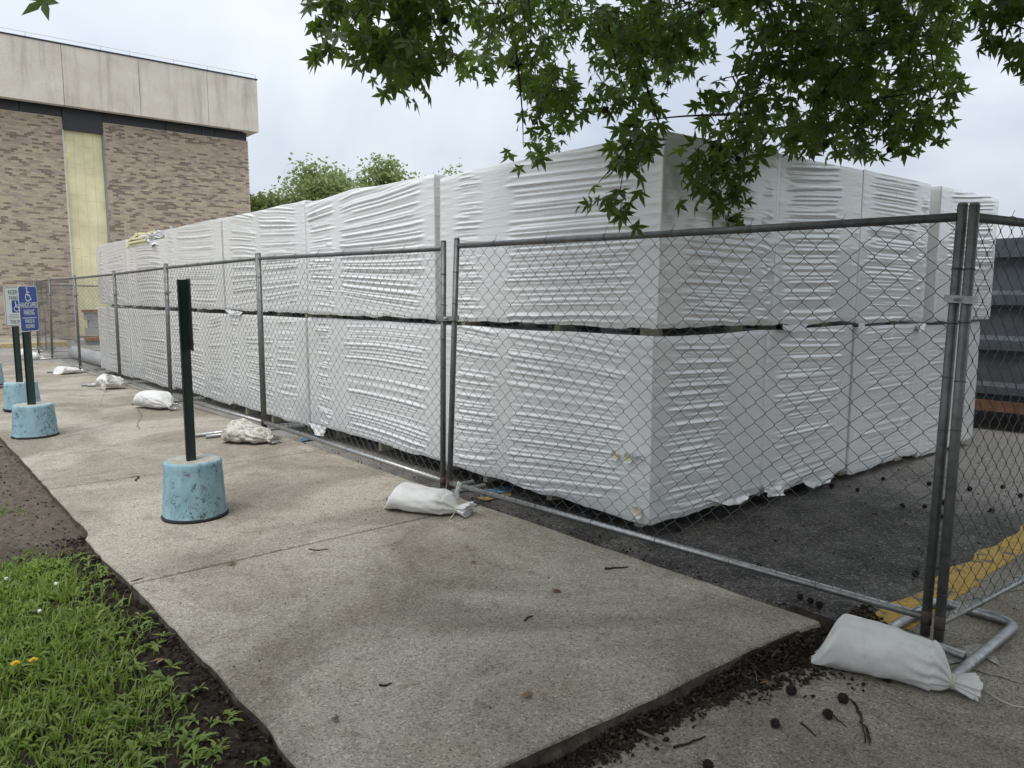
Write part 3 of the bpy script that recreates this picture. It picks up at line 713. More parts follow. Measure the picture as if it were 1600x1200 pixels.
# local x runs along dL, local y along dR?  dR is clockwise of dL, so mirror: build in world directly
def put_bundle(name, t0, t1, r0, r1, z0, z1, seed, label, res=(.013, .013, .0115), top_profile=None, tilt=(0, 0), feet=True, skirt=.012):
    w_, d_ = t1 - t0, r1 - r0
    root = thing('wrapped_bundle', TR((t0 + t1) / 2, (r0 + r1) / 2, z0), label, 'wrapped bundle', 'white wrapped bundles stacked two high')
    me = bundle_mesh('wrap', w_, d_, z1 - z0, seed, *res, skirt=skirt, top_profile=top_profile)
    n = len(me.vertices); co = np.empty(n * 3, np.float32); me.vertices.foreach_get('co', co); co = co.reshape(-1, 3)
    lx, ly, lz = co[:, 0], co[:, 1], co[:, 2]
    P = CC + np.outer(t0 + lx + tilt[0] * lz, dL) + np.outer(r0 + ly + tilt[1] * lz, dR)
    co2 = np.stack([P[:, 0], P[:, 1], z0 + lz], -1).astype(np.float32)
    me.vertices.foreach_set('co', co2.ravel()); me.flip_normals(); me.update()
    link_mesh('wrap', me, MAT['wrap'], root)
    if feet:
        zb = z0
        for fx in (.12, .5, .88):
            for fy in (.10, .9):
                p = TR(t0 + w_ * fx + random.uniform(-.1, .1), r0 + (d_ - .1) * fy + .05 + (.0 if random.random() < .3 else .09), 0)
                zg = (az(p[0], p[1]) if z0 < .5 else feet - .0)
                zg = zg if z0 < .5 else z0 - .05
                hgt = z0 - zg + .03
                MB().box((p[0], p[1], zg + hgt / 2 - .004), (.055, .16, hgt), ax=(np.array([*dL, 0]), np.array([*dR, 0]), np.array([0, 0, 1.]))).build('spacer_block', MAT['foam_block'], root)
    return root
low_t = [(0, 2.235), (2.255, 4.91), (4.935, 7.45), (7.475, 10.12), (10.15, 12.72), (12.75, 15.35)]
low_z = [-.005, .0, -.045, -.085, -.135, -.175]
up_t = [(-.035, 2.29), (2.345, 4.835), (4.86, 7.45), (7.48, 10.08), (10.11, 12.60), (12.63, 15.2)]
up_z = [2.395, 2.425, 2.45, 2.455, 2.33, 2.445]
rs = [(.015, .015, .0058), (.020, .08, .0068), (.026, .08, .0085), (.032, .08, .010), (.038, .08, .012), (.042, .08, .013)]
lab_l = ['lower white bundle at the near corner with small torn holes', 'lower white bundle second from the near corner, behind the long left fence',
         'lower white bundle third from the near corner, behind the left fence', 'lower white bundle fourth from the near corner, right of the edge-on sign post',
         'lower white bundle fifth from the near corner, second from the far end', 'lower white bundle at the far left end of the stack, beside the grey roll']
lab_u = ['tallest looking upper bundle at the near corner behind hanging leaves', 'upper white bundle left of the open gap, its top edge rising in the middle',
         'upper white bundle third from the near corner with trees above it', 'upper white bundle just right of the torn one', 'upper bundle torn open with yellow foam boards showing', 'last upper bundle at the far left end in front of the yellow bay']
tps = [([0, 2.4], [0, 0]), ([0, .9, 1.4, 2.5], [.0, .0, .03, -.03]), None, None, None, None]
for i in range(6):
    off = .012 * math.sin(i * 2.3)
    put_bundle('b', *low_t[i], 0 + off * (i > 0), 1.25, low_z[i], 1.185 - .006 * i * (i > 1), 100 + i * 10, lab_l[i], rs[i])
    put_bundle('b', *up_t[i], -.01 - off * (i > 0), 1.25, 1.232 - .008 * (i > 2), up_z[i], 300 + i * 10, lab_u[i], rs[i], top_profile=tps[i], tilt=(-.016 if i == 0 else 0, 0))
low_r = [(1.265, 2.565), (2.578, 3.98), (4.0, 5.40)]; low_rz = [-.035, -.08, -.12]
up_r = [(1.285, 2.545), (2.575, 3.90), (4.04, 5.52)]; up_rz = [2.43, 2.445, 2.44]
lab_rl = ['lower white bundle second along the right face, with loose film at its hem', 'lower white bundle third along the right face', 'last lower white bundle of the right face, nearest the dumpster']
lab_ru = ['upper white bundle second along the right face, under the leaves', 'upper white bundle third along the right face, right of the dark slit', 'last upper white bundle of the right face, above the corner fence posts']
for i in range(3):
    o1, o2 = [.015, .0, .01][i], [-.01, .0, -.035][i]
    put_bundle('b', o1, 2.235, *low_r[i], low_rz[i], 1.188 - .02 * i, 500 + i * 10, lab_rl[i], (.08, .015, .0062), skirt=.016)
    put_bundle('b', o2, 2.29, *up_r[i], 1.222 - .02 * i, up_rz[i], 600 + i * 10, lab_ru[i], (.08, .015, .0062))

for i in range(1, 6):  # unseen second row, added to stop light leaking through the gaps from behind
    for tier, (tt_, z0_, z1_) in enumerate(((low_t[i], low_z[i], 1.16), (up_t[i], 1.222, 2.40))):
        put_bundle('b', tt_[0] + .01, tt_[1] - .01, 1.28, 2.5, z0_, z1_, 900 + i * 10 + tier, f'{["lower", "upper"][tier]} white bundle of the second row, hidden behind the {["second", "third", "fourth", "fifth", "sixth"][i - 1]} bundle of the left face', (.08, .08, .05))
def find(label_part):
    return [o for o in bpy.data.objects if label_part in o.get('label', '')][0]
def flap_mesh(corners, bulge, seed, nu=14, nv=10, amp=.02):
    """crumpled sheet spanning four world points"""
    a, b, c, d = [np.asarray(q, float) for q in corners]; nn = Noise2(seed)
    u, v = np.meshgrid(np.linspace(0, 1, nu), np.linspace(0, 1, nv), indexing='ij')
    P = (a * ((1 - u) * (1 - v))[..., None] + b * (u * (1 - v))[..., None] + c * (u * v)[..., None] + d * ((1 - u) * v)[..., None])
    nrm = np.cross(b - a, d - a); nrm /= np.linalg.norm(nrm)
    D_ = bulge * np.sin(math.pi * u) * np.sin(math.pi * v * .5 + .3) + amp * (nn(u * 5, v * 5) - .5) * 2 + amp * .6 * (nn(u * 13, v * 13) - .5)
    edge = amp * .8 * (nn(u * 9, v * 9 + 30) - .5)
    P = P + nrm * D_[..., None] + (b - a) / np.linalg.norm(b - a) * edge[..., None] * 1.2
    mb = MB(); mb.grid(P.reshape(-1, 3), nu, nv); return mb
def on_left(x, y, off=.0):
    t, z = plane_hit(x, y, CC - dR * off, dL); return TR(t, -off, z)
def on_right(x, y, off=.0):
    r, z = plane_hit(x, y, CC - dL * off, dR); return TR(-off, r, z)
bc = find('lower white bundle at the near corner')
for (pts, sd_) in (([(953, 706), (968, 708), (967, 719), (956, 718)], 1), ([(973, 712), (985, 710), (992, 722), (980, 724)], 2), ([(988, 792), (1002, 795), (1000, 806), (990, 804)], 3)):
    C_ = np.mean([on_left(*p, .022) for p in pts], 0)
    ring = []
    for k in range(10):
        an = k / 10 * 2 * math.pi; rr = RNG.uniform(.6, 1.15) * (.030 if sd_ < 3 else .034)
        ring.append(C_ + np.array([*dL, 0]) * math.cos(an) * rr + np.array([0, 0, 1]) * math.sin(an) * rr * .85)
    MB().add(ring + [C_ + np.array([*dR, 0]) * .006], [(k, (k + 1) % 10, 10) for k in range(10)]).build('torn_hole', MAT['foam'], bc)
    mb = MB(); e1 = [p - np.array([*dR, 0]) * RNG.uniform(.004, .016) + (p - C_) * RNG.uniform(.25, .6) for p in ring]
    mb.add(ring + e1, [(k, (k + 1) % 10, 10 + (k + 1) % 10, 10 + k) for k in range(10)], smooth=True).build('torn_film', MAT['wrap_flap_film'], bc)
flap_mesh([on_left(985, 716, .02), on_left(1006, 722, .02), on_left(1004, 712, .03), on_left(990, 706, .03)], .015, 4, 10, 7, .012).build('torn_film', MAT['wrap_flap_film'], bc)
b2 = find('second along the right face, with loose')
flap_mesh([on_right(1194, 758, .022), on_right(1232, 752, .024), on_right(1226, 774, .045), on_right(1200, 777, .045)], .03, 8, 14, 10, .02).build('loose_hem', MAT['wrap'], b2)
flap_mesh([on_right(1250, 752, .024), on_right(1308, 738, .02), on_right(1294, 755, .03), on_right(1270, 764, .035)], .02, 9, 14, 8, .02).build('loose_hem', MAT['wrap'], b2)
flap_mesh([on_right(1105, 780, .02), on_right(1180, 762, .02), on_right(1160, 788, .03), on_right(1138, 790, .03)], .02, 10, 14, 8, .015).build('loose_hem', MAT['wrap'], bc)
b3 = find('second from the near corner, behind the long')
flap_mesh([on_left(482, 660, .02), on_left(512, 668, .02), on_left(505, 681, .06), on_left(494, 680, .06)], .02, 12, 10, 8, .02).build('loose_hem', MAT['wrap_flap_film'], b3)
b4 = find('upper white bundle third from')
flap_mesh([on_left(350, 482, .02), on_left(378, 487, .02), on_left(372, 492, .06), on_left(357, 491, .05)], .02, 14, 10, 6, .03).build('loose_hem', MAT['wrap_flap_film'], b4)
for (x0, x1, sd_) in ((1222, 1262, 31), (1340, 1350, 32), (1432, 1446, 33)):
    flap_mesh([on_right(x0, 506, .01), on_right(x1, 506, .01), on_right(x1 - 2, 516, .05), on_right(x0 + 3, 514, .05)], .02, sd_, 10, 6, .02).build('loose_hem', MAT['wrap_flap_film'], find('upper white bundle second along') if sd_ == 31 else find('upper white bundle third along'))
# torn bundle: exposed foam boards and a flap of film
bt = find('upper bundle torn open')
axb = (np.array([*dL, 0]), np.array([*dR, 0]), np.array([0, 0, 1.]))
def board(tc_, rc_, z, L_, tilt=0., ln=1.15):
    a = axb[0] * math.cos(tilt) + axb[2] * math.sin(tilt); c_ = -axb[0] * math.sin(tilt) + axb[2] * math.cos(tilt)
    return MB().box(TR(tc_, rc_, z), (L_, ln, .038), ax=(a, axb[1], c_)).build('foam_board', MAT['foam'], bt)
for k, (tc_, z, L_, ti) in enumerate(((11.9, 2.315, 1.5, -.012), (11.75, 2.36, 1.35, .0), (11.35, 2.365, 1.1, .0), (11.45, 2.412, 1.2, .02), (11.2, 2.455, .9, -.04), (11.65, 2.475, .75, .10))):
    board(tc_, .56 + .03 * math.sin(k * 4), z, L_, ti)
board(12.0, .55, 2.45, .8, -.11)
flap_mesh([TR(10.12, .0, 2.36), TR(11.0, -.03, 2.36), TR(10.75, .05, 2.52), TR(10.05, .1, 2.52)], .10, 21, 20, 14, .07).build('loose_film', MAT['wrap_flap_film'], bt)
flap_mesh([TR(10.95, -.06, 2.22), TR(11.1, -.06, 2.42), TR(10.7, -.02, 2.5), TR(10.45, -.05, 2.25)], .08, 22, 18, 12, .06).build('loose_film', MAT['wrap_flap_film'], bt)

# ================================================================== FENCE
cnz = Noise2(55)
def chain_mesh(corners, cw_=.104, ch=.098, r=.0016, k=4, sag=.012, seed=0, inset=.03):
    """woven zigzag wires between four corner points (bl, br, tr, tl)"""
    a, b, c, d = [np.asarray(q, float) for q in corners]
    Lw = np.linalg.norm(b - a); Hh = np.linalg.norm(d - a)
    nw = int(round(Lw / (cw_ / 2))); nh = int(round(Hh / (ch / 2)))
    nrm = np.cross(b - a, d - a); nrm /= np.linalg.norm(nrm)
    allP = []
    for i in range(nw):
        uu_, vv_, ww = [], [], []
        for j in range(nh + 1):
            left = (j + i) % 2 == 0
            u = (i + (0.0 if left else 1.0)) / nw; v = j / nh
            # rounded knuckle: two points close to the bend
            e = .16 / nh; du = .08 / nw * (1 if left else -1)
            uu_ += [u + du, u - du * .35, u + du]; vv_ += [v - e, v, v + e]; ww += [.5, 1.3 * (1 if left else -1), -.5]
        u = np.clip(np.array(uu_), 0, 1)[:, None]; v = np.clip(np.array(vv_), 0, 1)[:, None]
        P = a * (1 - u) * (1 - v) + b * u * (1 - v) + c * u * v + d * (1 - u) * v
        U_ = u[:, 0] * Lw; V_ = v[:, 0] * Hh; ed = np.sin(math.pi * u[:, 0]) ** .3 * np.sin(math.pi * np.clip(v[:, 0], .0, 1)) ** .3
        P = P + nrm * ((cnz(U_ * 1.2 + seed * 7, V_ * 1.5) - .5) * sag * 4 * ed + np.array(ww) * r * .8)[:, None]
        dx = (cnz(U_ * 1.7 + seed * 3 + 40, V_ * 2) - .5) * .035 * ed; P = P + ((b - a) / Lw) * dx[:, None]
        P[:, 2] += (cnz(U_ * 1.9 + seed * 5 + 90, V_ * 1.6) - .5) * .03 * ed
        allP.append(P)
    P = np.array(allP)                                          # nw, m, 3
    T = np.gradient(P, axis=1); T /= np.linalg.norm(T, axis=2, keepdims=True) + 1e-9
    s1 = nrm[None, None, :] + 0 * T; s2 = np.cross(T, s1); s2 /= np.linalg.norm(s2, axis=2, keepdims=True) + 1e-9; s1 = np.cross(s2, T)
    ang = np.arange(k) * 2 * math.pi / k
    V = (P[:, :, None, :] + r * (np.cos(ang)[None, None, :, None] * s1[:, :, None, :] + np.sin(ang)[None, None, :, None] * s2[:, :, None, :]))
    nwi, mm = P.shape[:2]
    I, J, K = np.meshgrid(np.arange(nwi), np.arange(mm - 1), np.arange(k), indexing='ij'); K2 = (K + 1) % k
    base = I * mm * k
    Fc = np.stack([base + J * k + K, base + J * k + K2, base + (J + 1) * k + K2, base + (J + 1) * k + K], -1).reshape(-1, 4)
    return tris_mesh('chain_link', V.reshape(-1, 3), Fc, True)
PR = .0205
def fence_panel(bl_, br_, tr_, tl_, label, seed, clamp=None, hi=True):
    bl_, br_, tr_, tl_ = [np.asarray(q, float) for q in (bl_, br_, tr_, tl_)]
    t = thing('chain_link_fence', (bl_ + br_) / 2, label, 'fence', 'chain-link temporary fence panels')
    k = 14 if hi else 8
    for a, b in ((bl_, tl_), (br_, tr_)):
        MB().tube([a, b], PR, k).build('post', MAT['post_metal'], t)
    dirn = (br_ - bl_) / np.linalg.norm(br_ - bl_)
    def onpost(a, b, h): return a + (b - a) * h
    lt, rt = onpost(bl_, tl_, .975), onpost(br_, tr_, .975); lb, rb_ = onpost(bl_, tl_, .045), onpost(br_, tr_, .045)
    MB().tube([lt + dirn * PR * .8, rt - dirn * PR * .8], PR * .92, k).build('top_rail', MAT['post_metal'], t)
    MB().tube([lb + dirn * PR * .8, rb_ - dirn * PR * .8], PR * .92, k).build('bottom_rail', MAT['galvanised'], t)
    nrm = np.cross(br_ - bl_, tl_ - bl_); nrm /= np.linalg.norm(nrm)
    off = nrm * 0.012 + 0
    me = chain_mesh((lb + dirn * .02 + off, rb_ - dirn * .02 + off, rt - dirn * .02 + off, lt + dirn * .02 + off), seed=seed, k=4 if hi else 3, r=.0016)
    o = link_mesh('chain_link', me, MAT['wire'], t)
    # tie wires round posts and rails, with loose tails
    tw = MB(); lw = np.linalg.norm(br_ - bl_)
    def ring(c, axis, R):
        axis = axis / np.linalg.norm(axis); u = np.cross(axis, [0.3, .5, .8]); u /= np.linalg.norm(u); v = np.cross(axis, u)
        tw.tube([c + R * (math.cos(q) * u + math.sin(q) * v) + axis * .004 * math.sin(q) for q in np.linspace(0, 2 * math.pi, 13)[:-1]], .0016, 4, closed=True)
    for a, b in ((bl_, tl_), (br_, tr_)):
        for h in np.arange(.12, .95, .125): ring(onpost(a, b, h + random.uniform(-.01, .01)), b - a, PR + .002)
    for a, b in ((lt, rt), (lb, rb_)):
        for q in np.arange(.12, .95, .145):
            c = a + (b - a) * q; ring(c, b - a, PR + .001)
            if a is lt: tw.tube([c + np.array([0, 0, .018]), c + np.array([.004, 0, .035]), c + np.array([.014, .004, .045 + random.uniform(0, .02)])], .0013, 3)
    if hi: tag(tw.build('tie_wires', MAT['wire'], t), kind='stuff')
    for (a, b) in ((bl_, tl_), (br_, tr_)):
        c = onpost(a, b, .0)
        MB().tube([onpost(a, b, .999), onpost(a, b, 1.006)], [PR * 1.02, PR * .8], k).build('post_cap', MAT['post_metal'], t)
        MB().tube([onpost(a, b, .028), onpost(a, b, .062)], PR * 1.07, k).build('weld', MAT['rusty'], t)
    if clamp:
        MB().box(*clamp[:2], ax=clamp[2]).build('clamp', MAT['galvanised'], t)
        MB().tube([clamp[0] - clamp[2][1] * .05, clamp[0] + clamp[2][1] * .05], .009, 6).build('clamp_bolt', MAT['galvanised'], t)
    return t
def gpt(x, y, s=None, z=0.0): return onz(x, y, z)
PT = {}
PT['pairR'] = (onz(702, 772, .005), ony(714, 374, onz(702, 772, .005)[1] - .01))
PT['pairL'] = (onz(692, 768, .005), ony(693, 378, onz(692, 768, .005)[1]))
cb1 = onz(1445, 992, -.055); PT['corL'] = (cb1, ony(1504.5, 321, cb1[1]))
cb2 = onz(1466, 1001, -.055); PT['corR'] = (cb2, ony(1523, 321, cb2[1]))
bases = [(413, 672, 403, 397), (267, 628, 259, 413), (188, 600, 178, 424), (126, 580, 116, 431), (82, 561, 77, 434), (59, 546, 56, 437)]
ends = []
for i, (bx, by, tx, ty) in enumerate(bases):
    b = onz(bx, by, wz(8 + 2.7 * i) + .005); tpt = ony(tx, ty, b[1]); ends.append((b, tpt))
sd2 = np.array([*dS, 0]); nd2 = np.array([*nS, 0])
def clampspec(p, q, h):
    c = (p[0] + (p[1] - p[0]) * h + q[0] + (q[1] - q[0]) * h) / 2; dd = (q[0] - p[0] + q[1] - p[1]) / 2; ln = np.linalg.norm(dd); dd /= ln
    dd2 = np.cross([0, 0, 1.], dd); dd2 /= np.linalg.norm(dd2)
    return (c, (ln + .055, .052, .032), (dd, dd2, np.array([0, 0, 1.])))
bR = onz(1600, 926, -.05); dB = (bR - cb2); dB[2] = 0; dB /= np.linalg.norm(dB)
eB = cb2 + dB * 3.05
fence_panel(PT['corR'][0], eB, eB + [0, 0, 1.88], PT['corR'][1], 'chain-link fence panel right of the corner posts, before the dumpster', 1)
fence_panel(PT['pairR'][0], PT['corL'][0], PT['corL'][1], PT['pairR'][1], 'long chain-link fence panel between the post pair and the corner posts', 2, clampspec(PT['corL'], PT['corR'], .795))
gp = lambda e, s: (e[0] + sd2 * s, e[1] + sd2 * s)
fl = ['chain-link fence panel just left of the wide post pair', 'chain-link fence panel behind the edge-on sign post', 'chain-link fence panel third left of the wide post pair',
      'chain-link fence panel fourth left of the wide post pair', 'chain-link fence panel fifth left of the post pair, near the grey roll', 'chain-link fence panel last before the fence turns, beside the blue sign']
prev = PT['pairL']
for i, e in enumerate(ends):
    e1 = gp(e, -.024); p1 = prev
    fence_panel(e1[0], p1[0], p1[1], e1[1], fl[i], 3 + i, clampspec(PT['pairL'], PT['pairR'], .70) if i == 0 else clampspec(gp(e, .024), gp(e, -.024), .8), hi=i < 3)
    prev = gp(e, .024)
b0 = ends[-1][0] + sd2 * .06; t0_ = ends[-1][1] + sd2 * .06
for i in range(3):
    a = b0 + nd2 * (3.08 * i + .03); b = b0 + nd2 * (3.08 * (i + 1) - .02)
    za = az(a[0], a[1]) + .03; zb = az(b[0], b[1]) + .03
    a = np.array([a[0], a[1], max(za, -.30)]); b = np.array([b[0], b[1], max(zb, -.36)])
    fence_panel(a, b, b + [0, 0, 1.98], a + [0, 0, 1.98], ['far cross fence panel starting at the turn behind the signs', 'far cross fence panel running behind the grey roll', 'far cross fence panel hidden mostly by the stack'][i], 12 + i, hi=False) if i < 1 else None

# stands under the panel joints
def stand(c, dirv, half0, half1, zf, label, gap=.07):
    dirv = np.asarray(dirv, float); dirv = dirv / np.linalg.norm(dirv); side = np.array([-dirv[1], dirv[0], 0])
    t = thing('fence_stand', (c[0], c[1], zf), label, 'fence stand', 'pipe stands under the fence')
    z = zf + .021
    for sgn in (-1, 1):
        a = c + side * sgn * gap - dirv * (half0 + .03 * sgn); b = c + side * sgn * gap + dirv * half1
        a = np.array([a[0], a[1], z]); b = np.array([b[0], b[1], z]); MB().tube([a, b], .020, 12).build('pipe', MAT['galvanised'], t)
    a = c - side * gap; b = c + side * gap
    MB().tube([np.array([a[0], a[1], z]), np.array([b[0], b[1], z])], .018, 10).build('crossbar', MAT['galvanised'], t)
    return t
sl = ['pipe stand under the sandbag below the wide post pair', 'pipe stand with two bare ends left of the crumpled grey sandbag', 'pipe stand under the sandbag behind the edge-on sign post', 'pipe stand under the small torn sandbag', 'pipe stand under the flat far sandbag', 'pipe stand second from the fence turn', 'pipe stand at the turn of the fence']
stand(np.array([*(PT['pairL'][0][:2] + PT['pairR'][0][:2]) / 2, 0]), nd2, .42, .30, .0, sl[0], .07)
for i, e in enumerate(ends):
    stand(np.array([e[0][0], e[0][1], 0]), nd2, (.66 if i == 0 else .52) if i != 1 else .44, .42, wz(8 + 2.7 * i), sl[i + 1])
# looped foot at the corner
lf = thing('fence_stand', (*cb2[:2], PZ), 'looped pipe foot under the two corner posts, half covered by the big sandbag', 'fence stand', 'pipe stands under the fence')
def fillet(pts, r=.07, k=6):
    P = [np.asarray(p, float) for p in pts]; n = len(P); o = []
    for i in range(n):
        a, b, c = P[i - 1], P[i], P[(i + 1) % n]
        u = (a - b) / np.linalg.norm(a - b); v = (c - b) / np.linalg.norm(c - b)
        for t in np.linspace(0, 1, k): o.append((b + u * r) * (1 - t) ** 2 + 2 * b * t * (1 - t) + (b + v * r) * t ** 2)
    return o
zl = PZ + .024
LA, LB, LC, LD = onz(1362, 1003, zl), onz(1462, 938, zl), onz(1590, 975, zl), onz(1478, 1068, zl)
MB().tube(fillet([LA, LB, LC, LD], .085), .0225, 14, closed=True).build('loop', MAT['galvanised'], lf)
MB().tube([onz(1388, 982, zl + .015), onz(1508, 1026, zl + .015)], .019, 12).build('crossbar', MAT['galvanised'], lf)

# sandbags
def sandbag(p0, p1, wd, ht, label, seed, mat='bag', bend=.0, zf=0., pleats=1.0, neck_up=.0, ruffle=.055, string=False, lump=.05, un=.87, full=.70):
    p0 = np.array([p0[0], p0[1], 0.]); p1 = np.array([p1[0], p1[1], 0.]); d_ = p1 - p0; Ln = np.linalg.norm(d_); d_ /= Ln; sd_ = np.array([-d_[1], d_[0], 0])
    nn = Noise2(seed); nu, nv = 90, 56; phi = np.arange(nv) / nv * 2 * math.pi
    V = np.zeros((nu, nv, 3))
    for i, u in enumerate(np.linspace(0, 1, nu)):
        un = .86                                                # where it is tied
        if u < un:
            q = u / un; body = math.sin(math.pi * min(1, q * 1.02 + .0)) ** .5 if q > 0 else 0
            tail = sstep(0, .14, q); ne = math.sqrt(max(0., 1 - float(sstep(full, 1.0, q)) ** 1.5))
            w_ = wd / 2 * (.55 + .45 * float(tail)) * (.12 + .88 * float(ne)) * (1 if q > .0 else .3)
            h_ = ht * (.10 + .90 * float(sstep(0, .22, q))) * (.16 + .84 * ne)
            h_ *= (1 + .10 * math.sin(q * 5 + seed)) * (1.16 - .36 * q)
        else:
            q2 = (u - un) / (1 - un); w_ = .022 + ruffle * q2 ** .7; h_ = .030 + ruffle * .8 * q2 ** .7; ne = 0; q = 1
        zc = h_ / 2
        if u > un - .12: zc = h_ / 2 + neck_up * sstep(un - .12, 1, u) + ht * .12 * (1 - abs(u - un) / .2 if abs(u - un) < .2 else 0)
        cx = p0 + d_ * Ln * u + sd_ * bend * math.sin(math.pi * u)
        pl_ = pleats * (float(sstep(un - .36, un, u)) if u < un else 1.0)
        for j, ph_ in enumerate(phi):
            c, s_ = math.cos(ph_), math.sin(ph_)
            e = .88
            x = math.copysign(abs(c) ** e, c); y = math.copysign(abs(s_) ** e, s_)
            pk = 1 + pl_ * .16 * (math.sin(11 * ph_ + seed + 2 * float(nn(ph_, u * 3))) * .5 + .8 * (float(nn(ph_ * 4.5, u * 1.2 + 9)) - .5)) * (1 if u < un else 1.6)
            lm = 1 + lump * 2.4 * (float(nn(u * 4.5, ph_ * 1.4 + 4)) - .5) + lump * (float(nn(u * 13, ph_ * 4 + 50)) - .5)
            if nv and j > nv * .9: pass
            r_ = pk * lm
            z = zc + y * h_ / 2 * r_
            V[i, j] = cx + sd_ * (x * w_ * r_) + np.array([0, 0, max(z, .004 + .003 * float(nn(u * 9, ph_))) + zf])
            if u > un: V[i, j] += d_ * .02 * (float(nn(ph_ * 3, 77)) - .5) * q2 * 2
    # close seam continuity
    t = thing('sandbag', (*((p0 + p1) / 2)[:2], zf), label, 'sandbag', 'sandbags weighing down the fence stands')
    mb = MB(); mb.grid(V.reshape(-1, 3), 1, nv) if False else None
    Fw = []
    for i in range(nu - 1):
        for j in range(nv): Fw.append((i * nv + j, i * nv + (j + 1) % nv, (i + 1) * nv + (j + 1) % nv, (i + 1) * nv + j))
    mb.add(V.reshape(-1, 3), Fw, 0, True); mb.add(V[0], [tuple(reversed(range(nv)))]); mb.add(np.vstack([V[-1], V[-4].mean(0)]), [(j, (j + 1) % nv, nv) for j in range(nv)])
    mb.build('sack', MAT[mat], t)
    iu = int(un * (nu - 1)); cn = V[iu].mean(0); R_ = np.abs(V[iu] - cn).max()
    tie = MB()
    for k in range(3):
        tie.tube([cn + d_ * (.006 * (k - 1)) + sd_ * .030 * math.cos(q) + np.array([0, 0, .026 * math.sin(q)]) for q in np.linspace(0, 2 * math.pi, 15)[:-1]], .0035, 5, closed=True)
    tie.build('tie', MAT['string'], t)
    if string:
        g = cn - sd_ * .03; mb = MB(); mb.tube([cn - sd_ * .03, cn - sd_ * .06 + d_ * .0 - [0, 0, cn[2] * .5 - zf * .5], [*(cn - sd_ * .10)[:2], zf + .006], [*(cn - sd_ * .15 + d_ * .01)[:2], zf + .005], [*(cn - sd_ * .17 + d_ * .05)[:2], zf + .005]], .003, 5)
        mb.build('string_end', MAT['string'], t)
    return t
b1 = sandbag(onz(1268, 1030, PZ), onz(1527, 1090, PZ), .215, .19, 'big smooth white sandbag on the pavement by the corner posts', 5, bend=.012, zf=PZ, pleats=1.7, lump=.09, un=.935, full=.84, ruffle=.045)
b_ = sandbag(onz(606, 792, 0), onz(734, 806, 0), .25, .175, 'white sandbag with upright twisted neck below the wide post pair', 9, zf=.0, pleats=1.1, string=True, lump=.06)
# upright twist of sackcloth at its neck
cn = onz(704, 800, .0); 
flap_mesh([cn + [0, 0, .09], cn + [.05, .015, .085], cn + [.075, .01, .20], cn + [.055, 0, .21]], .012, 41, 8, 12, .010).build('twisted_neck', MAT['bag'], b_)
sandbag(onz(358, 688, 0), onz(432, 694, 0), .33, .17, 'crumpled greyish sandbag with dark specks on its pipe stand', 13, 'dirty_bag', zf=.008, pleats=1.5, lump=.16)
sandbag(onz(219, 634, 0), onz(273, 641, 0), .30, .20, 'plump white sandbag left of the third fence joint, its neck tied', 17, zf=.008, pleats=1.2, lump=.10)
b5 = sandbag(onz(157, 604, 0), onz(195, 605, 0), .34, .19, 'small sandbag with torn brown side and white film standing up', 21, zf=.0, pleats=1.3, lump=.14)
pp = onz(168, 597, .10); flap_mesh([pp, pp + [.10, .04, .02], pp + [.06, .02, .12], pp + [-.03, 0, .10]], .02, 43, 8, 8, .015).build('torn_flap', MAT['bag'], b5)
pp = onz(160, 603, .05); flap_mesh([pp + [0, -.06, -.04], pp + [.10, -.10, -.04], pp + [.07, -.03, .09], pp + [.0, 0, .10]], .02, 44, 8, 8, .015).build('brown_side', MAT['dirty_bag'], b5)
sandbag(onz(86, 585, -.05), onz(133, 581, -.05), .34, .13, 'flat pale sandbag on the fourth stand, stretched along it', 25, zf=wz(16), pleats=.8, lump=.10)
sandbag(onz(40, 563, -.08), onz(68, 562, -.08), .34, .17, 'pale sandbag behind the blue sign post, partly hidden', 29, zf=wz(18), pleats=.8, lump=.10)
sandbag(onz(27, 552, -.1), onz(50, 550, -.1), .32, .15, 'farthest pale sandbag left of the fence turn, behind the green sign post', 33, zf=-.16, pleats=.8, lump=.10)
# loose string on the pavement
pts = [onz(x, y, PZ + .005) for x, y in ((1524, 1068), (1540, 1080), (1562, 1094), (1585, 1103), (1612, 1106))]
tag(MB().tube(pts, .0022, 5).build('loose_string', MAT['string']), 'pale loose string curving over the pavement right of the big sandbag', 'string')

# ================================================================== SIGN POSTS
def text_mesh(body, size, xs=1.0):
    cu = bpy.data.curves.new('lettering', 'FONT'); cu.body = body; cu.size = size; cu.align_x = 'CENTER'; cu.align_y = 'CENTER'; cu.extrude = .0004; cu.resolution_u = 3; cu.offset = .0006
    o = bpy.data.objects.new('lettering', cu); COL.objects.link(o)
    dg = bpy.context.evaluated_depsgraph_get(); me = bpy.data.meshes.new_from_object(o.evaluated_get(dg)); bpy.data.objects.remove(o)
    for v in me.vertices: v.co.x *= xs
    return me
def rrect(w_, h, r, k=5):
    o = []
    for cx, cy, a0 in ((w_ / 2 - r, h / 2 - r, 0), (-w_ / 2 + r, h / 2 - r, 90), (-w_ / 2 + r, -h / 2 + r, 180), (w_ / 2 - r, -h / 2 + r, 270)):
        for q in range(k): a = math.radians(a0 + 90 * q / (k - 1)); o.append((cx + r * math.cos(a), cy + r * math.sin(a)))
    return o
def plate(poly, z0, z1, mi_front=0, mi_back=1):
    n = len(poly); v = [(x, y, z0) for x, y in poly] + [(x, y, z1) for x, y in poly]; mb = MB()
    mb.add(v, [tuple(reversed(range(n)))], mi_back); mb.f.append(tuple(range(n, 2 * n))); mb.m.append(mi_front); mb.sm.append(False)
    for i in range(n): mb.f.append((i, (i + 1) % n, n + (i + 1) % n, n + i)); mb.m.append(mi_front); mb.sm.append(False)
    return mb
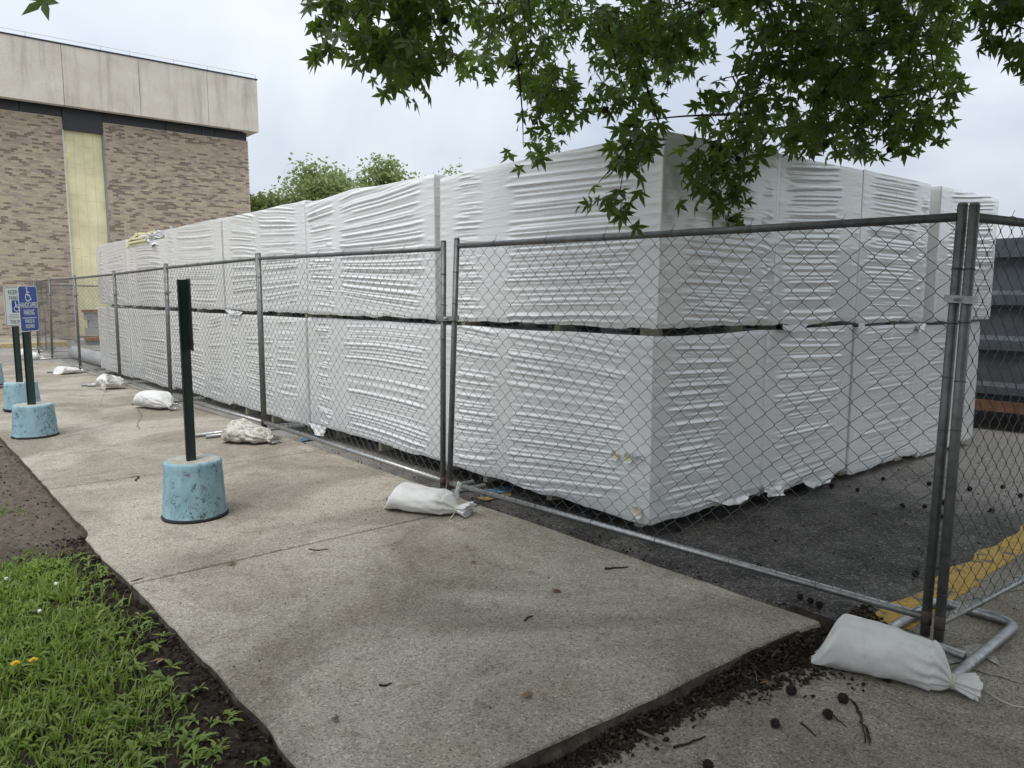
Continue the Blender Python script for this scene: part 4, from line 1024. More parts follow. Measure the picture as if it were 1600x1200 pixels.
def strip2d(mb, pts, wd, z, closed=False):
    P = np.array(pts, float); T = np.gradient(P, axis=0); T /= np.linalg.norm(T, axis=1)[:, None] + 1e-9; Nn = np.stack([-T[:, 1], T[:, 0]], 1) * wd / 2
    n = len(P); V = np.concatenate([np.hstack([P + Nn, np.full((n, 1), z)]), np.hstack([P - Nn, np.full((n, 1), z)])])
    mb.add(V, [(i, n + i, n + i + 1, i + 1) for i in range(n - 1)])
def wheelchair(sc, z):
    """access symbol: head, trunk and leg line, wheel arc; about 1 tall times sc"""
    mb = MB(); P = lambda x, y: (x * sc, y * sc)
    mb.add([(sc * (-.12 + .075 * math.cos(a)), sc * (.43 + .075 * math.sin(a)), z) for a in np.linspace(0, 2 * math.pi, 14)[:-1]], [tuple(range(13))])
    strip2d(mb, [P(-.11, .34), P(-.09, .1), P(-.08, -.04)], .1 * sc, z); strip2d(mb, [P(-.08, .14), P(.06, .14), P(.16, .14)], .065 * sc, z + .0002)
    strip2d(mb, [P(-.08, -.04), P(.04, -.05), P(.15, -.05)], .09 * sc, z + .0003); strip2d(mb, [P(.13, -.02), P(.20, -.2), P(.27, -.37)], .085 * sc, z + .0004); strip2d(mb, [P(.25, -.36), P(.31, -.35), P(.36, -.32)], .07 * sc, z + .0005)
    strip2d(mb, [P(-.02 + .27 * math.cos(a), -.2 + .27 * math.sin(a)) for a in np.linspace(math.radians(118), math.radians(340), 20)], .075 * sc, z + .0001)
    return mb
def blue_stand(px, py, rb, rt, hb, post_top, sign, sign_ang, label, seed, post_rot):
    p = onz(px, py, 0); dd = p[:2] / np.linalg.norm(p[:2]); c = np.array([p[0] + dd[0] * rb, p[1] + dd[1] * rb, 0.0])
    t = thing('sign_stand', c, label, 'parking sign', 'parking signs in blue concrete bases')
    nn = Noise2(seed); nv = 64
    zs = [0.0, .02, .03] + list(np.linspace(.04, hb - .02, 14)) + [hb - .008, hb - .001, hb]
    V = []
    for z in zs:
        q = min(max(z / hb, 0), 1); r = rb + (rt - rb) * q
        if z > hb - .012: r -= .008 if z > hb - .005 else .003
        if z == hb: r -= .012
        for j in range(nv):
            a = j / nv * 2 * math.pi; rr = r + .006 * (float(nn(a * 3, z * 12)) - .5) + .004 * (float(nn(a * 14, z * 45)) - .5)
            if z < .025: rr += .010 * (float(nn(a * 4, 60)) - .3)
            V.append((rr * math.cos(a), rr * math.sin(a), z + (.004 * (float(nn(a * 5, 9)) - .5) if z > hb - .02 else 0)))
    mb = MB(); n = len(zs); Fs = []
    for i in range(n - 1):
        for j in range(nv): Fs.append((i * nv + j, i * nv + (j + 1) % nv, (i + 1) * nv + (j + 1) % nv, (i + 1) * nv + j))
    mb.add(V, Fs, 0, True); tp = [V[(n - 1) * nv + j] for j in range(nv)]
    mb.add(tp + [(0, 0, hb - .006)], [(j, (j + 1) % nv, nv) for j in range(nv)], 1); 
    base = mb.build('base', [MAT['blue_base_paint'], MAT['base_top']], t, local=True); base.rotation_euler[2] = seed
    MB().tube([(0, 0, .0), (0, 0, .012), (0, 0, .022)], [rb + .006, rb + .009, rb + .003], 40).build('bottom_ring', MAT['base_foot'], t, local=True)
    # U-channel post with holes drilled along its web
    prof = [(x * .9, y * 1.55) for x, y in [(-.038, .020), (-.026, .020), (-.016, -.014), (.016, -.014), (.026, .020), (.038, .020), (.038, .024), (.024, .0245), (.013, -.0095), (-.013, -.0095), (-.024, .0245), (-.038, .024)]]
    n = len(prof); v = [(x, y, hb - .05) for x, y in prof] + [(x, y, post_top) for x, y in prof]
    mb = MB(); mb.add(v, [(i, (i + 1) % n, n + (i + 1) % n, n + i) for i in range(n)]); mb.f.append(tuple(range(n, 2 * n))); mb.m.append(0); mb.sm.append(False)
    po = mb.build('post', MAT['green_post'], t, local=True); po.rotation_euler[2] = post_rot
    hb_ = MB()
    for z in np.arange(hb + .06, post_top - .02, .05): hb_.tube([(0, -.0212, z), (0, -.0225, z)], .005, 7)
    ho = tag(hb_.build('holes', MAT['base_foot'], t, local=True), kind='stuff'); ho.rotation_euler[2] = post_rot
    if sign is None: return t
    wS, hS, zc = sign['size'][0], sign['size'][1], sign['zc']
    # sign plate faces local direction (cos a, sin a); built in its own x,y plane then stood up
    def stand_up(o, dz=0):
        a = sign_ang; nrm = Vector((math.cos(a), math.sin(a), 0)); xax = Vector((-math.sin(a), math.cos(a), 0))
        R = Matrix((xax, Vector((0, 0, 1)), nrm)).transposed().to_4x4()
        offv = nrm * sign.get('off', .028)
        o.matrix_basis = Matrix.Translation(Vector((0, 0, zc)) + offv) @ R; return o
    sp = stand_up(plate(rrect(wS, hS, .03), -.0015, .0015).build('sign', [MAT[sign['rim']], MAT['sign_back']], t, local=True))
    def sub(o): o.parent = sp; return o
    if sign['kind'] == 'edge':
        stand_up(plate(rrect(wS - .012, hS - .012, .025), .0016, .0022).build('sign_face', [MAT['sign_blue'], MAT['sign_back']], t, local=True))
        bz = MB(); bz.tube([(0, .19, -.06), (0, .19, .02)], .006, 6); bz.tube([(0, -.19, -.05), (0, -.19, .02)], .006, 6); o = stand_up(bz.build('bolt', MAT['galvanised'], t, local=True))
        return t
    if sign['kind'] == 'blue':
        link_mesh('sign_face', plate(rrect(wS - .014, hS - .014, .026), .0016, .0024).mesh('sign_face'), [MAT['sign_blue'], MAT['sign_back']], sp, True)
        wc = link_mesh('access_symbol', wheelchair(.145, .0030).mesh('access_symbol'), MAT['sign_white'], sp, True); wc.location = (0, hS * .315, 0)
        mbx = MB(); mbx.box((0, -hS * .20, .003), (wS * .76, .007, .001)); link_mesh('rule_line', mbx.mesh('rule_line'), MAT['sign_white'], sp, True)
        for body, y, sz, xs in (('HANDICAPPED', .073, .078, .53), ('PARKING', -.085, .078, .53), ('VEHICLE ID', -.275, .050, .62), ('REQUIRED', -.385, .050, .62)):
            o = link_mesh('lettering', text_mesh(body, sz, xs), MAT['sign_white'], sp, True); o.location = (0, y * hS, .0032)
    else:
        bd = MB(); rr = rrect(wS - .02, hS - .02, .024); strip2d(bd, rr + [rr[0]], .006, .002); link_mesh('border', bd.mesh('border'), MAT['sign_green'], sp, True)
        for body, y, sz, xs in (('RESERVED', .36, .075, .62), ('PARKING', .215, .075, .62), ('THIS SPACE', -.40, .062, .62)):
            o = link_mesh('lettering', text_mesh(body, sz, xs), MAT['sign_green'], sp, True); o.location = (0, y * hS, .0022)
        link_mesh('symbol_panel', plate(rrect(.13, .15, .01), .0016, .0024).mesh('symbol_panel'), [MAT['sign_blue'], MAT['sign_blue']], sp, True)
        wc = link_mesh('access_symbol', wheelchair(.125, .0030).mesh('access_symbol'), MAT['sign_white'], sp, True)
        fl_ = MB()
        for y in (-.21, -.25, -.29): fl_.box((0, y * hS, .0022), (wS * (.62 if y > -.24 else .72), .004, .0006))
        tag(link_mesh('small_print', fl_.mesh('small_print'), MAT['sign_green'], sp, True), kind='stuff')
    return t
blue_stand(306, 818, .198, .176, .375, 1.535, dict(size=(.305, .455), zc=1.315, kind='edge', rim='sign_back', off=.0255), math.atan2(.47, .88), 'nearest parking sign, its dark plate seen edge-on, in a chipped blue base', 3, math.atan2(.47, .88) + math.pi / 2)
blue_stand(56, 686, .205, .18, .33, 1.50, dict(size=(.30, .455), zc=1.295, kind='blue', rim='sign_white'), math.atan2(.01, 1.0) , 'blue parking sign with a wheelchair symbol in a blue concrete base', 8, math.pi / 2)
blue_stand(36, 642, .205, .18, .345, 1.50, dict(size=(.32, .48), zc=1.285, kind='green', rim='sign_white'), -.30, 'white sign with green lettering and a blue symbol panel, behind the blue one', 14, math.pi / 2 - .3)
blue_stand(-17, 604, .21, .185, .36, 1.50, dict(size=(.30, .455), zc=1.29, kind='blue', rim='sign_white'), 0.0, 'blue concrete base at the left edge of the picture with its sign out of frame', 19, math.pi / 2)

# ================================================================== DUMPSTER
def dumpster():
    n0 = 10.3; zg = -.22; s0, s1 = -.6, 6.6; z0, z1 = .16, 2.05; n1 = n0 + 2.3
    t = thing('dumpster', SN(3, n0 + 1.1, zg), 'slate-blue metal dumpster with horizontal ribs and a rusty base behind the fence', 'dumpster')
    AXd = (np.array([*dS, 0]), np.array([*nS, 0]), np.array([0, 0, 1.]))
    bb = lambda sa, sb, na, nb, za, zb: (SN((sa + sb) / 2, (na + nb) / 2, (za + zb) / 2), (sb - sa, nb - na, zb - za))
    th_ = .06
    for k, a in enumerate((s0,)):
        MB().box(*bb(s0, s1, n0 + .06, n0 + .06 + th_, z0, z1 - .002), ax=AXd).build('side_wall', MAT['dumpster_paint'], t)
    MB().box(*bb(s0, s1, n1 - th_, n1, z0, z1 - .002), ax=AXd).build('side_wall', MAT['dumpster_paint'], t)
    MB().box(*bb(s0, s0 + th_, n0 + .12, n1 - .06, z0, z1 - .004), ax=AXd).build('end_wall', MAT['dumpster_paint'], t)
    MB().box(*bb(s1 - th_, s1, n0 + .12, n1 - .06, z0, z1 - .004), ax=AXd).build('end_wall', MAT['dumpster_paint'], t)
    MB().box(*bb(s0 + .06, s1 - .06, n0 + .12, n1 - .06, z0, z0 + .05), ax=AXd).build('floor', MAT['dumpster_rust'], t)
    def rib(za, zb, out_, name='rib', slope=.03):
        mb = MB(); pr = [(n0 + .06, za), (n0 + .06 - out_, za + slope), (n0 + .06 - out_, zb - slope), (n0 + .06, zb)]
        v = [SN(s0, n, z) for n, z in pr] + [SN(s1, n, z) for n, z in pr]
        mb.add(v, [(0, 1, 5, 4), (1, 2, 6, 5), (2, 3, 7, 6), (0, 3, 2, 1), (4, 5, 6, 7)]).build(name, MAT['dumpster_paint'], t)
    rib(1.86, 2.10, .075, 'top_rail', .01); rib(1.26, 1.48, .075, 'rib', .05); rib(.72, .94, .075, 'rib', .05); rib(.19, .38, .075, 'rib', .05)
    MB().box(*bb(s0 - .02, s1 + .02, n0 - .03, n0 + .16, z0 - .13, z0 - .002), ax=AXd).build('base_beam', MAT['dumpster_rust'], t)
    MB().box(*bb(s0 - .02, s1 + .02, n1 - .16, n1, z0 - .13, z0 - .002), ax=AXd).build('base_beam', MAT['dumpster_rust'], t)
    for s in (1.0, 3.6, 5.9):
        for n in (n0 + .28, n1 - .28):
            c = SN(s, n, zg + .13); ww = np.array([*nS, 0]) * .07
            MB().tube([c - ww, c + ww], .13, 18).build('wheel', MAT['rubber'], t)
            MB().box(SN(s, n, zg + .21), (.12, .10, .10), ax=AXd).build('wheel_bracket', MAT['dumpster_rust'], t)
    for s in np.arange(s0 + .5, s1, 1.0): MB().box(*bb(s - .04, s + .04, n0 + .20, n1 - .2, z0 - .12, z0 - .004), ax=AXd).build('cross_member', MAT['dumpster_rust'], t)
dumpster()

# ================================================================== TREES
def rot_frames(n, rng, down=.6):
    """random leaf frames: tip direction mostly down and outwards"""
    a = rng.uniform(0, 2 * math.pi, n); tilt = rng.normal(0, .45, n) + down
    tip = np.stack([np.cos(a) * np.cos(tilt), np.sin(a) * np.cos(tilt), -np.sin(tilt)], 1)
    r = rng.normal(0, 1, (n, 3)); sd_ = np.cross(tip, r); sd_ /= np.linalg.norm(sd_, axis=1)[:, None]
    return tip, sd_, np.cross(sd_, tip)
def star_leaf(seed):
    """five-lobed sweetgum leaf, unit span, base at origin, tip +x, with petiole"""
    r = np.random.default_rng(seed); lob = []
    angs = np.radians([0, 62, 128]); lens = [1.0, .86, .60]
    ctr = np.array([.28, 0])
    def P(x, y, z): return (x, y, z)
    pts = [(.14, 0, 0)]; 
    order = [-128, -62, 0, 62, 128]; L_ = {0: .78, 62: .72, -62: .72, 128: .50, -128: .50}
    V = [(ctr[0], 0, .03)]
    ring = []
    for i, a in enumerate(order):
        a_ = math.radians(a + r.normal(0, 4)); ln = L_[a] * r.uniform(.9, 1.08); dx, dy = math.cos(a_), math.sin(a_); hw = .135 * r.uniform(.85, 1.15)
        mid = ln * .42
        droop = -(.10 + .34 * (seed % 3) / 2) * ln
        ring += [(ctr[0] + dx * mid + dy * hw, dy * mid - dx * hw, -.01), (ctr[0] + dx * ln, dy * ln, droop), (ctr[0] + dx * mid - dy * hw, dy * mid + dx * hw, -.01)]
        if i < 4:
            b_ = math.radians((a + order[i + 1]) / 2); ring.append((ctr[0] + .16 * math.cos(b_), .16 * math.sin(b_), .045))
    # mirror so that the ring is one loop, closing at the petiole
    ring.append((.10, 0, .03)); n = len(ring); V += ring
    Fc = [(0, 1 + i, 1 + (i + 1) % n) for i in range(n)]
    b = len(V); V += [(.12, .012, .03), (.12, -.012, .03), (-.42, .0, .06)]; Fc.append((b, b + 1, b + 2))
    return np.array(V), np.array(Fc)
LEAVES = [star_leaf(q) for q in range(5)]
def leaf_mesh(name, pos, tip, sd_, nrm, size, kinds):
    Vs, Fs, nb = [], [], 0
    for q in range(5):
        idx = np.where(kinds == q)[0]
        if not len(idx): continue
        lv, lf_ = LEAVES[q]; k = len(lv)
        W = pos[idx][:, None, :] + size[idx][:, None, None] * (lv[None, :, 0:1] * tip[idx][:, None, :] + lv[None, :, 1:2] * sd_[idx][:, None, :] + lv[None, :, 2:3] * nrm[idx][:, None, :])
        Vs.append(W.reshape(-1, 3)); Fs.append((lf_[None] + (np.arange(len(idx)) * k)[:, None, None] + nb).reshape(-1, 3)); nb += len(idx) * k
    return tris_mesh(name, np.concatenate(Vs), np.concatenate(Fs), False)
POLYS = [  # outlines of the hanging masses in the photograph, with depth range in metres and bunches
    ([(505, -40), (505, 70), (530, 92), (562, 80), (588, 130), (612, 165), (640, 160), (662, 135), (690, 128), (714, 95), (716, 40), (725, -40)], 3.4, 4.3, 50),
    ([(716, -40), (722, 30), (745, 60), (728, 112), (745, 158), (786, 150), (806, 120), (812, 175), (806, 230), (786, 252), (815, 280), (858, 268), (876, 225), (905, 190), (962, 190), (1010, 175), (1030, 150), (1060, 120), (1100, 60), (1180, 40), (1180, -40)], 4.3, 6.4, 165),
    ([(960, 200), (1012, 235), (1000, 268), (990, 300), (978, 336), (906, 336), (900, 312), (940, 272), (955, 235)], 3.7, 4.2, 7),
    ([(1100, 150), (1130, 130), (1190, 110), (1190, 225), (1160, 240), (1165, 260), (1165, 330), (1142, 362), (1110, 360), (1090, 325), (1058, 325), (1032, 305), (1072, 290), (1105, 235), (1105, 200)], 3.8, 5.2, 26),
    ([(1170, -40), (1175, 230), (1200, 232), (1268, 250), (1342, 262), (1374, 262), (1390, 245), (1428, 230), (1466, 216), (1500, 158), (1478, 110), (1500, 62), (1528, 55), (1548, 18), (1550, -40)], 4.2, 6.2, 205),
    ([(1552, 20), (1556, 72), (1580, 108), (1588, 150), (1640, 150), (1640, -40), (1548, -40)], 3.6, 4.6, 22),
    ([(1010, 60), (1090, 40), (1110, 130), (1030, 160)], 5.5, 6.5, 14)]
def inside(poly, x, y):
    c = False; n = len(poly); j = n - 1
    for i in range(n):
        (xi, yi), (xj, yj) = poly[i], poly[j]
        if (yi > y) != (yj > y) and x < (xj - xi) * (y - yi) / (yj - yi) + xi: c = not c
        j = i
    return c
TRUNK = np.array([4.6, -2.2])
tree = thing('sweetgum_tree', (*TRUNK, -.12), 'sweetgum tree whose star-leaved branches hang over the fence from above', 'tree')
rt = np.random.default_rng(21)
bunch = []
HOLES = [(905, 112, 36), (960, 25, 22), (1075, 20, 20), (1130, 150, 22), (780, 70, 18), (735, 95, 16), (1250, 45, 16), (850, 170, 8)]
for poly, d0, d1, cnt in POLYS:
    xs = [p[0] for p in poly]; ys = [p[1] for p in poly]; k = 0
    while k < cnt:
        x = rt.uniform(min(xs), max(xs)); y = rt.uniform(min(ys), max(ys))
        if not inside(poly, x, y): continue
        if any((x - hx) ** 2 + (y - hy) ** 2 < hr ** 2 for hx, hy, hr in HOLES): continue
        bunch.append((ony(x, y - 30, rt.uniform(d0, d1)), 8 + int(rt.integers(0, 4)))); k += 1
# a single spray at the upper left
bunch.append((ony(122, -38, 2.3), 1))
nvis = len(bunch)
# crown beyond the frame, over and behind the camera
while len(bunch) < nvis + 3300:
    p = np.array([rt.uniform(-3, 10), rt.uniform(-8, 7.5), rt.uniform(3.0, 9.8)])
    q = (p - [2.3, -.5, 6.0]) / [5.4, 6.6, 3.9]
    if q @ q > 1: continue
    if p[0] < -1.0 and p[1] > 1.6: continue
    x, y = pix(p)
    if -80 < x < 1680 and y > -75 and y < 5000: continue
    bunch.append((p, 8))
pos, nl_, bc_ = [], [], []
for bi, (c, k) in enumerate(bunch):
    k = k + int(rt.integers(-1, 3)) if k > 2 else k
    for q in range(k):
        pos.append(c + np.clip(rt.normal(0, 1, 3), -1.5, 1.5) * [.058, .058, .052] * (1 if bi < nvis else 2.6) - [0, 0, .02 * q * .3]); bc_.append(bi)
pos = np.array(pos); bc_ = np.array(bc_); n = len(pos)
cen = np.array([b[0] for b in bunch])[bc_]
tip, sdv, nrm = rot_frames(n, rt, .75)
outw = pos - cen; outw /= np.linalg.norm(outw, axis=1)[:, None] + 1e-9
tip = tip * .8 + outw * .7 + [0, 0, -.35]; tip /= np.linalg.norm(tip, axis=1)[:, None]
sdv = np.cross(tip, rt.normal(0, .6, (n, 3)) + [0, 0, 1.]); sdv /= np.linalg.norm(sdv, axis=1)[:, None]; nrm = np.cross(sdv, tip)
size = rt.uniform(.060, .118, n); size[bc_ >= nvis] *= 1.9
kinds = rt.integers(0, 5, n)
# the leaves that show largest are objects of their own
score = np.array([size[i] / max(.3, pos[i][1]) if (0 < pix(pos[i])[0] < 1600 and -10 < pix(pos[i])[1] < 420) else 0 for i in range(n)])
order_ = np.argsort(-score); single = order_[:300]; rest = order_[300:]
lm_ = []
for q in range(5):
    me = tris_mesh('leaf', LEAVES[q][0], LEAVES[q][1]); me.materials.append(MAT['sweetgum_leaf_single']); lm_.append(me)
Ti = world_mat(tree).inverted()
for i in single:
    o = bpy.data.objects.new('leaf', lm_[kinds[i]]); COL.objects.link(o); o.parent = tree; o.matrix_parent_inverse = Ti
    Mx = Matrix((Vector(tip[i]) * size[i], Vector(sdv[i]) * size[i], Vector(nrm[i]) * size[i])).transposed().to_4x4(); Mx.translation = Vector(pos[i]); o.matrix_basis = Mx
fo = link_mesh('foliage', leaf_mesh('foliage', pos[rest], tip[rest], sdv[rest], nrm[rest], size[rest], kinds[rest]), MAT['sweetgum_leaf'], tree); tag(fo, kind='stuff')
# trunk, limbs and twigs
mb = MB(); top = np.array([TRUNK[0] - .1, TRUNK[1] + .1, 6.0])
mb.tube([(*TRUNK, -.2), (*TRUNK, .1), (TRUNK[0] + .02, TRUNK[1], 1.2), (TRUNK[0] - .03, TRUNK[1] + .05, 3.2), top, top + [0, .1, 2.6]], [.34, .27, .23, .20, .15, .06], 18).build('trunk', MAT['bark'], tree)
limb_pts = []
def limb(pts, r0, r1):
    P = np.array(pts, float); tt = np.linspace(0, len(P) - 1, 26); Q = np.stack([np.interp(tt, range(len(P)), P[:, k]) for k in range(3)], 1)
    for _ in range(3): Q[1:-1] = (Q[:-2] + Q[1:-1] * 2 + Q[2:]) / 4
    Q[1:-1] += rt.normal(0, .012, (len(Q) - 2, 3)); limb_pts.extend(Q[4:]); MB().tube(Q, np.linspace(r0, r1, len(Q)), 10).build('limb', MAT['bark'], tree)
limb([(4.5, -2.1, 3.4), (3.2, .5, 4.2), (2.0, 2.8, 4.0), (.9, 4.3, 3.5), (-.1, 4.3, 3.15)], .11, .016)
limb([(4.5, -2.1, 3.9), (4.2, 1.0, 4.7), (3.4, 3.6, 4.3), (2.4, 5.0, 3.75), (1.2, 5.6, 3.35)], .12, .016)
limb([(4.6, -2.0, 4.4), (4.9, 1.5, 4.9), (4.0, 4.2, 4.1), (2.9, 5.2, 3.6)], .11, .015)
limb([(4.4, -2.1, 3.6), (2.2, -.6, 4.4), (.2, 1.3, 4.0), (-1.0, 2.4, 3.35), (-1.65, 2.75, 2.9)], .10, .010)
limb([(4.6, -2.1, 4.2), (5.6, .5, 4.6), (4.6, 3.0, 3.9), (3.2, 4.0, 3.2)], .08, .012)
limb([(4.6, -2.3, 4.0), (6.5, -3.5, 5.2), (8.2, -4.2, 6.0)], .10, .02); limb([(4.5, -2.2, 4.6), (3.2, -4.2, 5.6), (2.0, -6, 6.2)], .10, .02)
limb_pts = np.array(limb_pts)
twm = MB(); nodes = [p for p in limb_pts]
ordb = sorted(range(nvis), key=lambda i: -bunch[i][0][2])
NP = np.array(limb_pts); tw_big = 0
for i in ordb:
    c = bunch[i][0] + np.array([0, 0, .02])
    up = NP - c; dist = np.linalg.norm(up * [1, 1, .8], axis=1) + np.where(up[:, 2] < -.01, 3, 0); j = int(np.argmin(dist)); a = NP[j]
    ln = np.linalg.norm(a - c)
    m1 = a * .66 + c * .34 + rt.normal(0, .05 * ln, 3); m2 = a * .3 + c * .7 + rt.normal(0, .04 * ln, 3) + [0, 0, .05 * ln]
    P = [a, m1, m2, c]; rr = .0036 + .0065 * min(1, ln / .8)
    Q = np.array([(1 - t) ** 3 * P[0] + 3 * t * (1 - t) ** 2 * P[1] + 3 * t * t * (1 - t) * P[2] + t ** 3 * P[3] for t in np.linspace(0, 1, 9)])
    if ln > .45: MB().tube(Q, np.linspace(rr, .0022, 9), 6).build('twig', MAT['twig'], tree)
    else: twm.tube(Q, np.linspace(rr, .002, 9), 5)
    NP = np.concatenate([NP, Q[3:]])
tag(twm.build('twigs', MAT['twig'], tree), kind='stuff')
# seed balls hanging in the tree
def seedball_mesh(r, name, seed, sub=2):
    bm = bmesh.new(); bmesh.ops.create_icosphere(bm, subdivisions=sub, radius=r)
    rr = random.Random(seed)
    for f in list(bm.faces):
        if rr.random() < .75:
            res = bmesh.ops.poke(bm, faces=[f], offset=r * rr.uniform(.2, .42))
    me = bpy.data.meshes.new(name); bm.to_mesh(me); bm.free(); me.materials.append(MAT['seed_ball']); return me
SB = [seedball_mesh(.016, 'seed_ball', q) for q in range(3)]
bpx = [pix(b[0]) for b in bunch[:nvis]]; stk = MB()
for (x, y, d) in ((803, 70, 4.6), (814, 72, 4.6), (812, 88, 4.6), (874, 103, 4.7), (890, 182, 4.8), (935, 40, 4.9), (1003, 154, 4.6), (1040, 136, 4.7), (947, 172, 4.6), (926, 203, 4.5), (1072, 192, 4.4), (1117, 205, 4.3), (1148, 227, 4.2), (840, 170, 4.9), (598, 20, 3.8), (1300, 190, 4.6), (1440, 160, 4.6), (1220, 130, 4.7), (1410, 215, 4.7), (695, 30, 3.9), (1360, 60, 4.9), (1290, 120, 4.8)):
    j = min(range(nvis), key=lambda q: (bpx[q][0] - x) ** 2 + (bpx[q][1] - y) ** 2); c = bunch[j][0]; hp = c + np.array([rt.normal(0, .02), rt.normal(0, .02), -.075 - .03 * rt.random()])
    stk.tube([c, (c + hp) / 2 + [.004, 0, 0], hp], .0014, 4)
    o = bpy.data.objects.new('seed_ball', SB[x % 3]); COL.objects.link(o); o.parent = tree; o.matrix_parent_inverse = Ti; o.location = hp; q_ = rt.uniform(.85, 1.15); o.scale = (q_, q_, q_)
tag(stk.build('stalks', MAT['twig'], tree), kind='stuff')

# trees far behind the stack
def far_tree(xc, wpx, ytop, Yd, label, seed, trunk_x=None, n_l=6500):
    r = np.random.default_rng(seed); p = ony(xc, ytop, Yd); W = wpx / F * Yd / 2; zt = p[2]; zb = 2.2
    t = thing('background_tree', (p[0], Yd, -.5), label, 'tree', 'trees behind the stack')
    mb = MB(); mb.tube([(p[0], Yd, -.8), (p[0] + .1, Yd, 1.5), (p[0] - .1, Yd, 4.0), (p[0], Yd, zt - 1.5)], [.28, .22, .16, .05], 8)
    mb.build('trunk', MAT['bark'], t)
    # limbs end in leaf puffs
    puffs = []; lb = MB()
    zc = ony(xc, 330, Yd)[2]; zr = zt - zc - .3
    for k in range(70):
        a = r.uniform(0, 2 * math.pi); el = math.asin(r.uniform(-.35, 1)); q = r.uniform(.45, 1) ** .6
        e = np.array([p[0] + W * q * math.cos(a) * math.cos(el), Yd + W * q * math.sin(a) * math.cos(el), zc + zr * q * math.sin(el)]); s0 = np.array([p[0], Yd, max(1.8, e[2] - W * .6 - .5)])
        md = (s0 + e) / 2 + [0, 0, .3]; lb.tube([s0, md, e], [.06, .04, .012], 5); puffs.append((e, r.uniform(.45, .9))); puffs.append((md * .4 + e * .6 + r.normal(0, .3, 3), r.uniform(.35, .7)))
    lb.build('limbs', MAT['bark'], t)
    per = n_l // len(puffs); P = np.concatenate([c + r.normal(0, .5, (per, 3)) * [s, s, s * .7] for c, s in puffs]); n = len(P)
    tp, sv, nv_ = rot_frames(n, r, .3); sz = r.uniform(.12, .27, n)[:, None]
    V = np.stack([P, P + tp * sz * .5 + sv * sz * .35, P + tp * sz, P + tp * sz * .5 - sv * sz * .35], 1).reshape(-1, 3); Fc = np.arange(n * 4).reshape(-1, 4)
    tag(link_mesh('crown', tris_mesh('crown', V, Fc), MAT['far_leaf'], t), kind='stuff')
far_tree(487, 150, 246, 40, 'left tree behind the stack, next to the brick building', 1)
far_tree(607, 135, 238, 43, 'right tree behind the stack, above the rising bundle top', 2)
far_tree(408, 36, 312, 38, 'low bushy tree top just right of the brick building corner', 3, n_l=3000)
far_tree(706, 70, 258, 48, 'small tree tip showing above the gap between upper bundles', 4, n_l=3000)

# ================================================================== GRASS, WEEDS, DEBRIS
rg = np.random.default_rng(5)
def grass_field():
    pts = []
    def dens(s, n):
        g = .75 + .5 * (float(cnz(s * 2.2, n * 2.2)) - .5) * 2
        edge = 1 - float(sstep(.50, .84, n + .16 * (float(cnz(s * 4, 5)) - .5) + .10 * float(sstep(2.9, 2.2, s))))
        far = 1 - float(sstep(4.55, 5.0, s + .5 * (float(cnz(n * 3, 9)) - .5)))
        patch = .28 * float(sstep(.6, .75, cnz(s * 1.6 + 5, n * 1.6)))
        return g * edge * max(far, patch * (1 if n < .7 else 0))
    while len(pts) < 52000:
        s = rg.uniform(1.0, 8.0); n_ = rg.uniform(-1.9, .84)
        if rg.random() < dens(s, n_): pts.append((s, n_))
    P = np.array(pts); n = len(P)
    base = np.stack([P[:, 0] * dS[0] + P[:, 1] * nS[0], P[:, 0] * dS[1] + P[:, 1] * nS[1], soil_h(P[:, 0], P[:, 1]) - .005], 1)
    hgt = rg.uniform(.025, .085, n) * (1 - .45 * sstep(4.2, 5.2, P[:, 0])); a = rg.uniform(0, 2 * math.pi, n); lean = rg.uniform(.15, .95, n)
    d = np.stack([np.cos(a), np.sin(a), 0 * a], 1); sv = np.stack([-np.sin(a), np.cos(a), 0 * a], 1); w_ = rg.uniform(.0018, .0042, n)[:, None]
    L_ = []
    for t, wf in ((0, 1), (.4, .95), (.75, .65), (1, .0)):
        c = base + d * (hgt * lean * t ** 1.8)[:, None] + np.array([0, 0, 1.]) * (hgt * (t - .32 * lean * t ** 2.4))[:, None]
        L_.append((c - sv * w_ * wf, c + sv * w_ * wf))
    V = np.stack([q for pr in L_ for q in pr], 1).reshape(-1, 3); k = 8
    Fc = np.concatenate([np.arange(n)[:, None] * k + np.array(q)[None] for q in ((0, 1, 3, 2), (2, 3, 5, 4), (4, 5, 7, 6))])
    tag(link_mesh('grass', tris_mesh('grass', V, Fc), MAT['grass_blade']), 'short bright green grass covering the lawn left of the sidewalk', 'grass', kind='stuff')
grass_field()
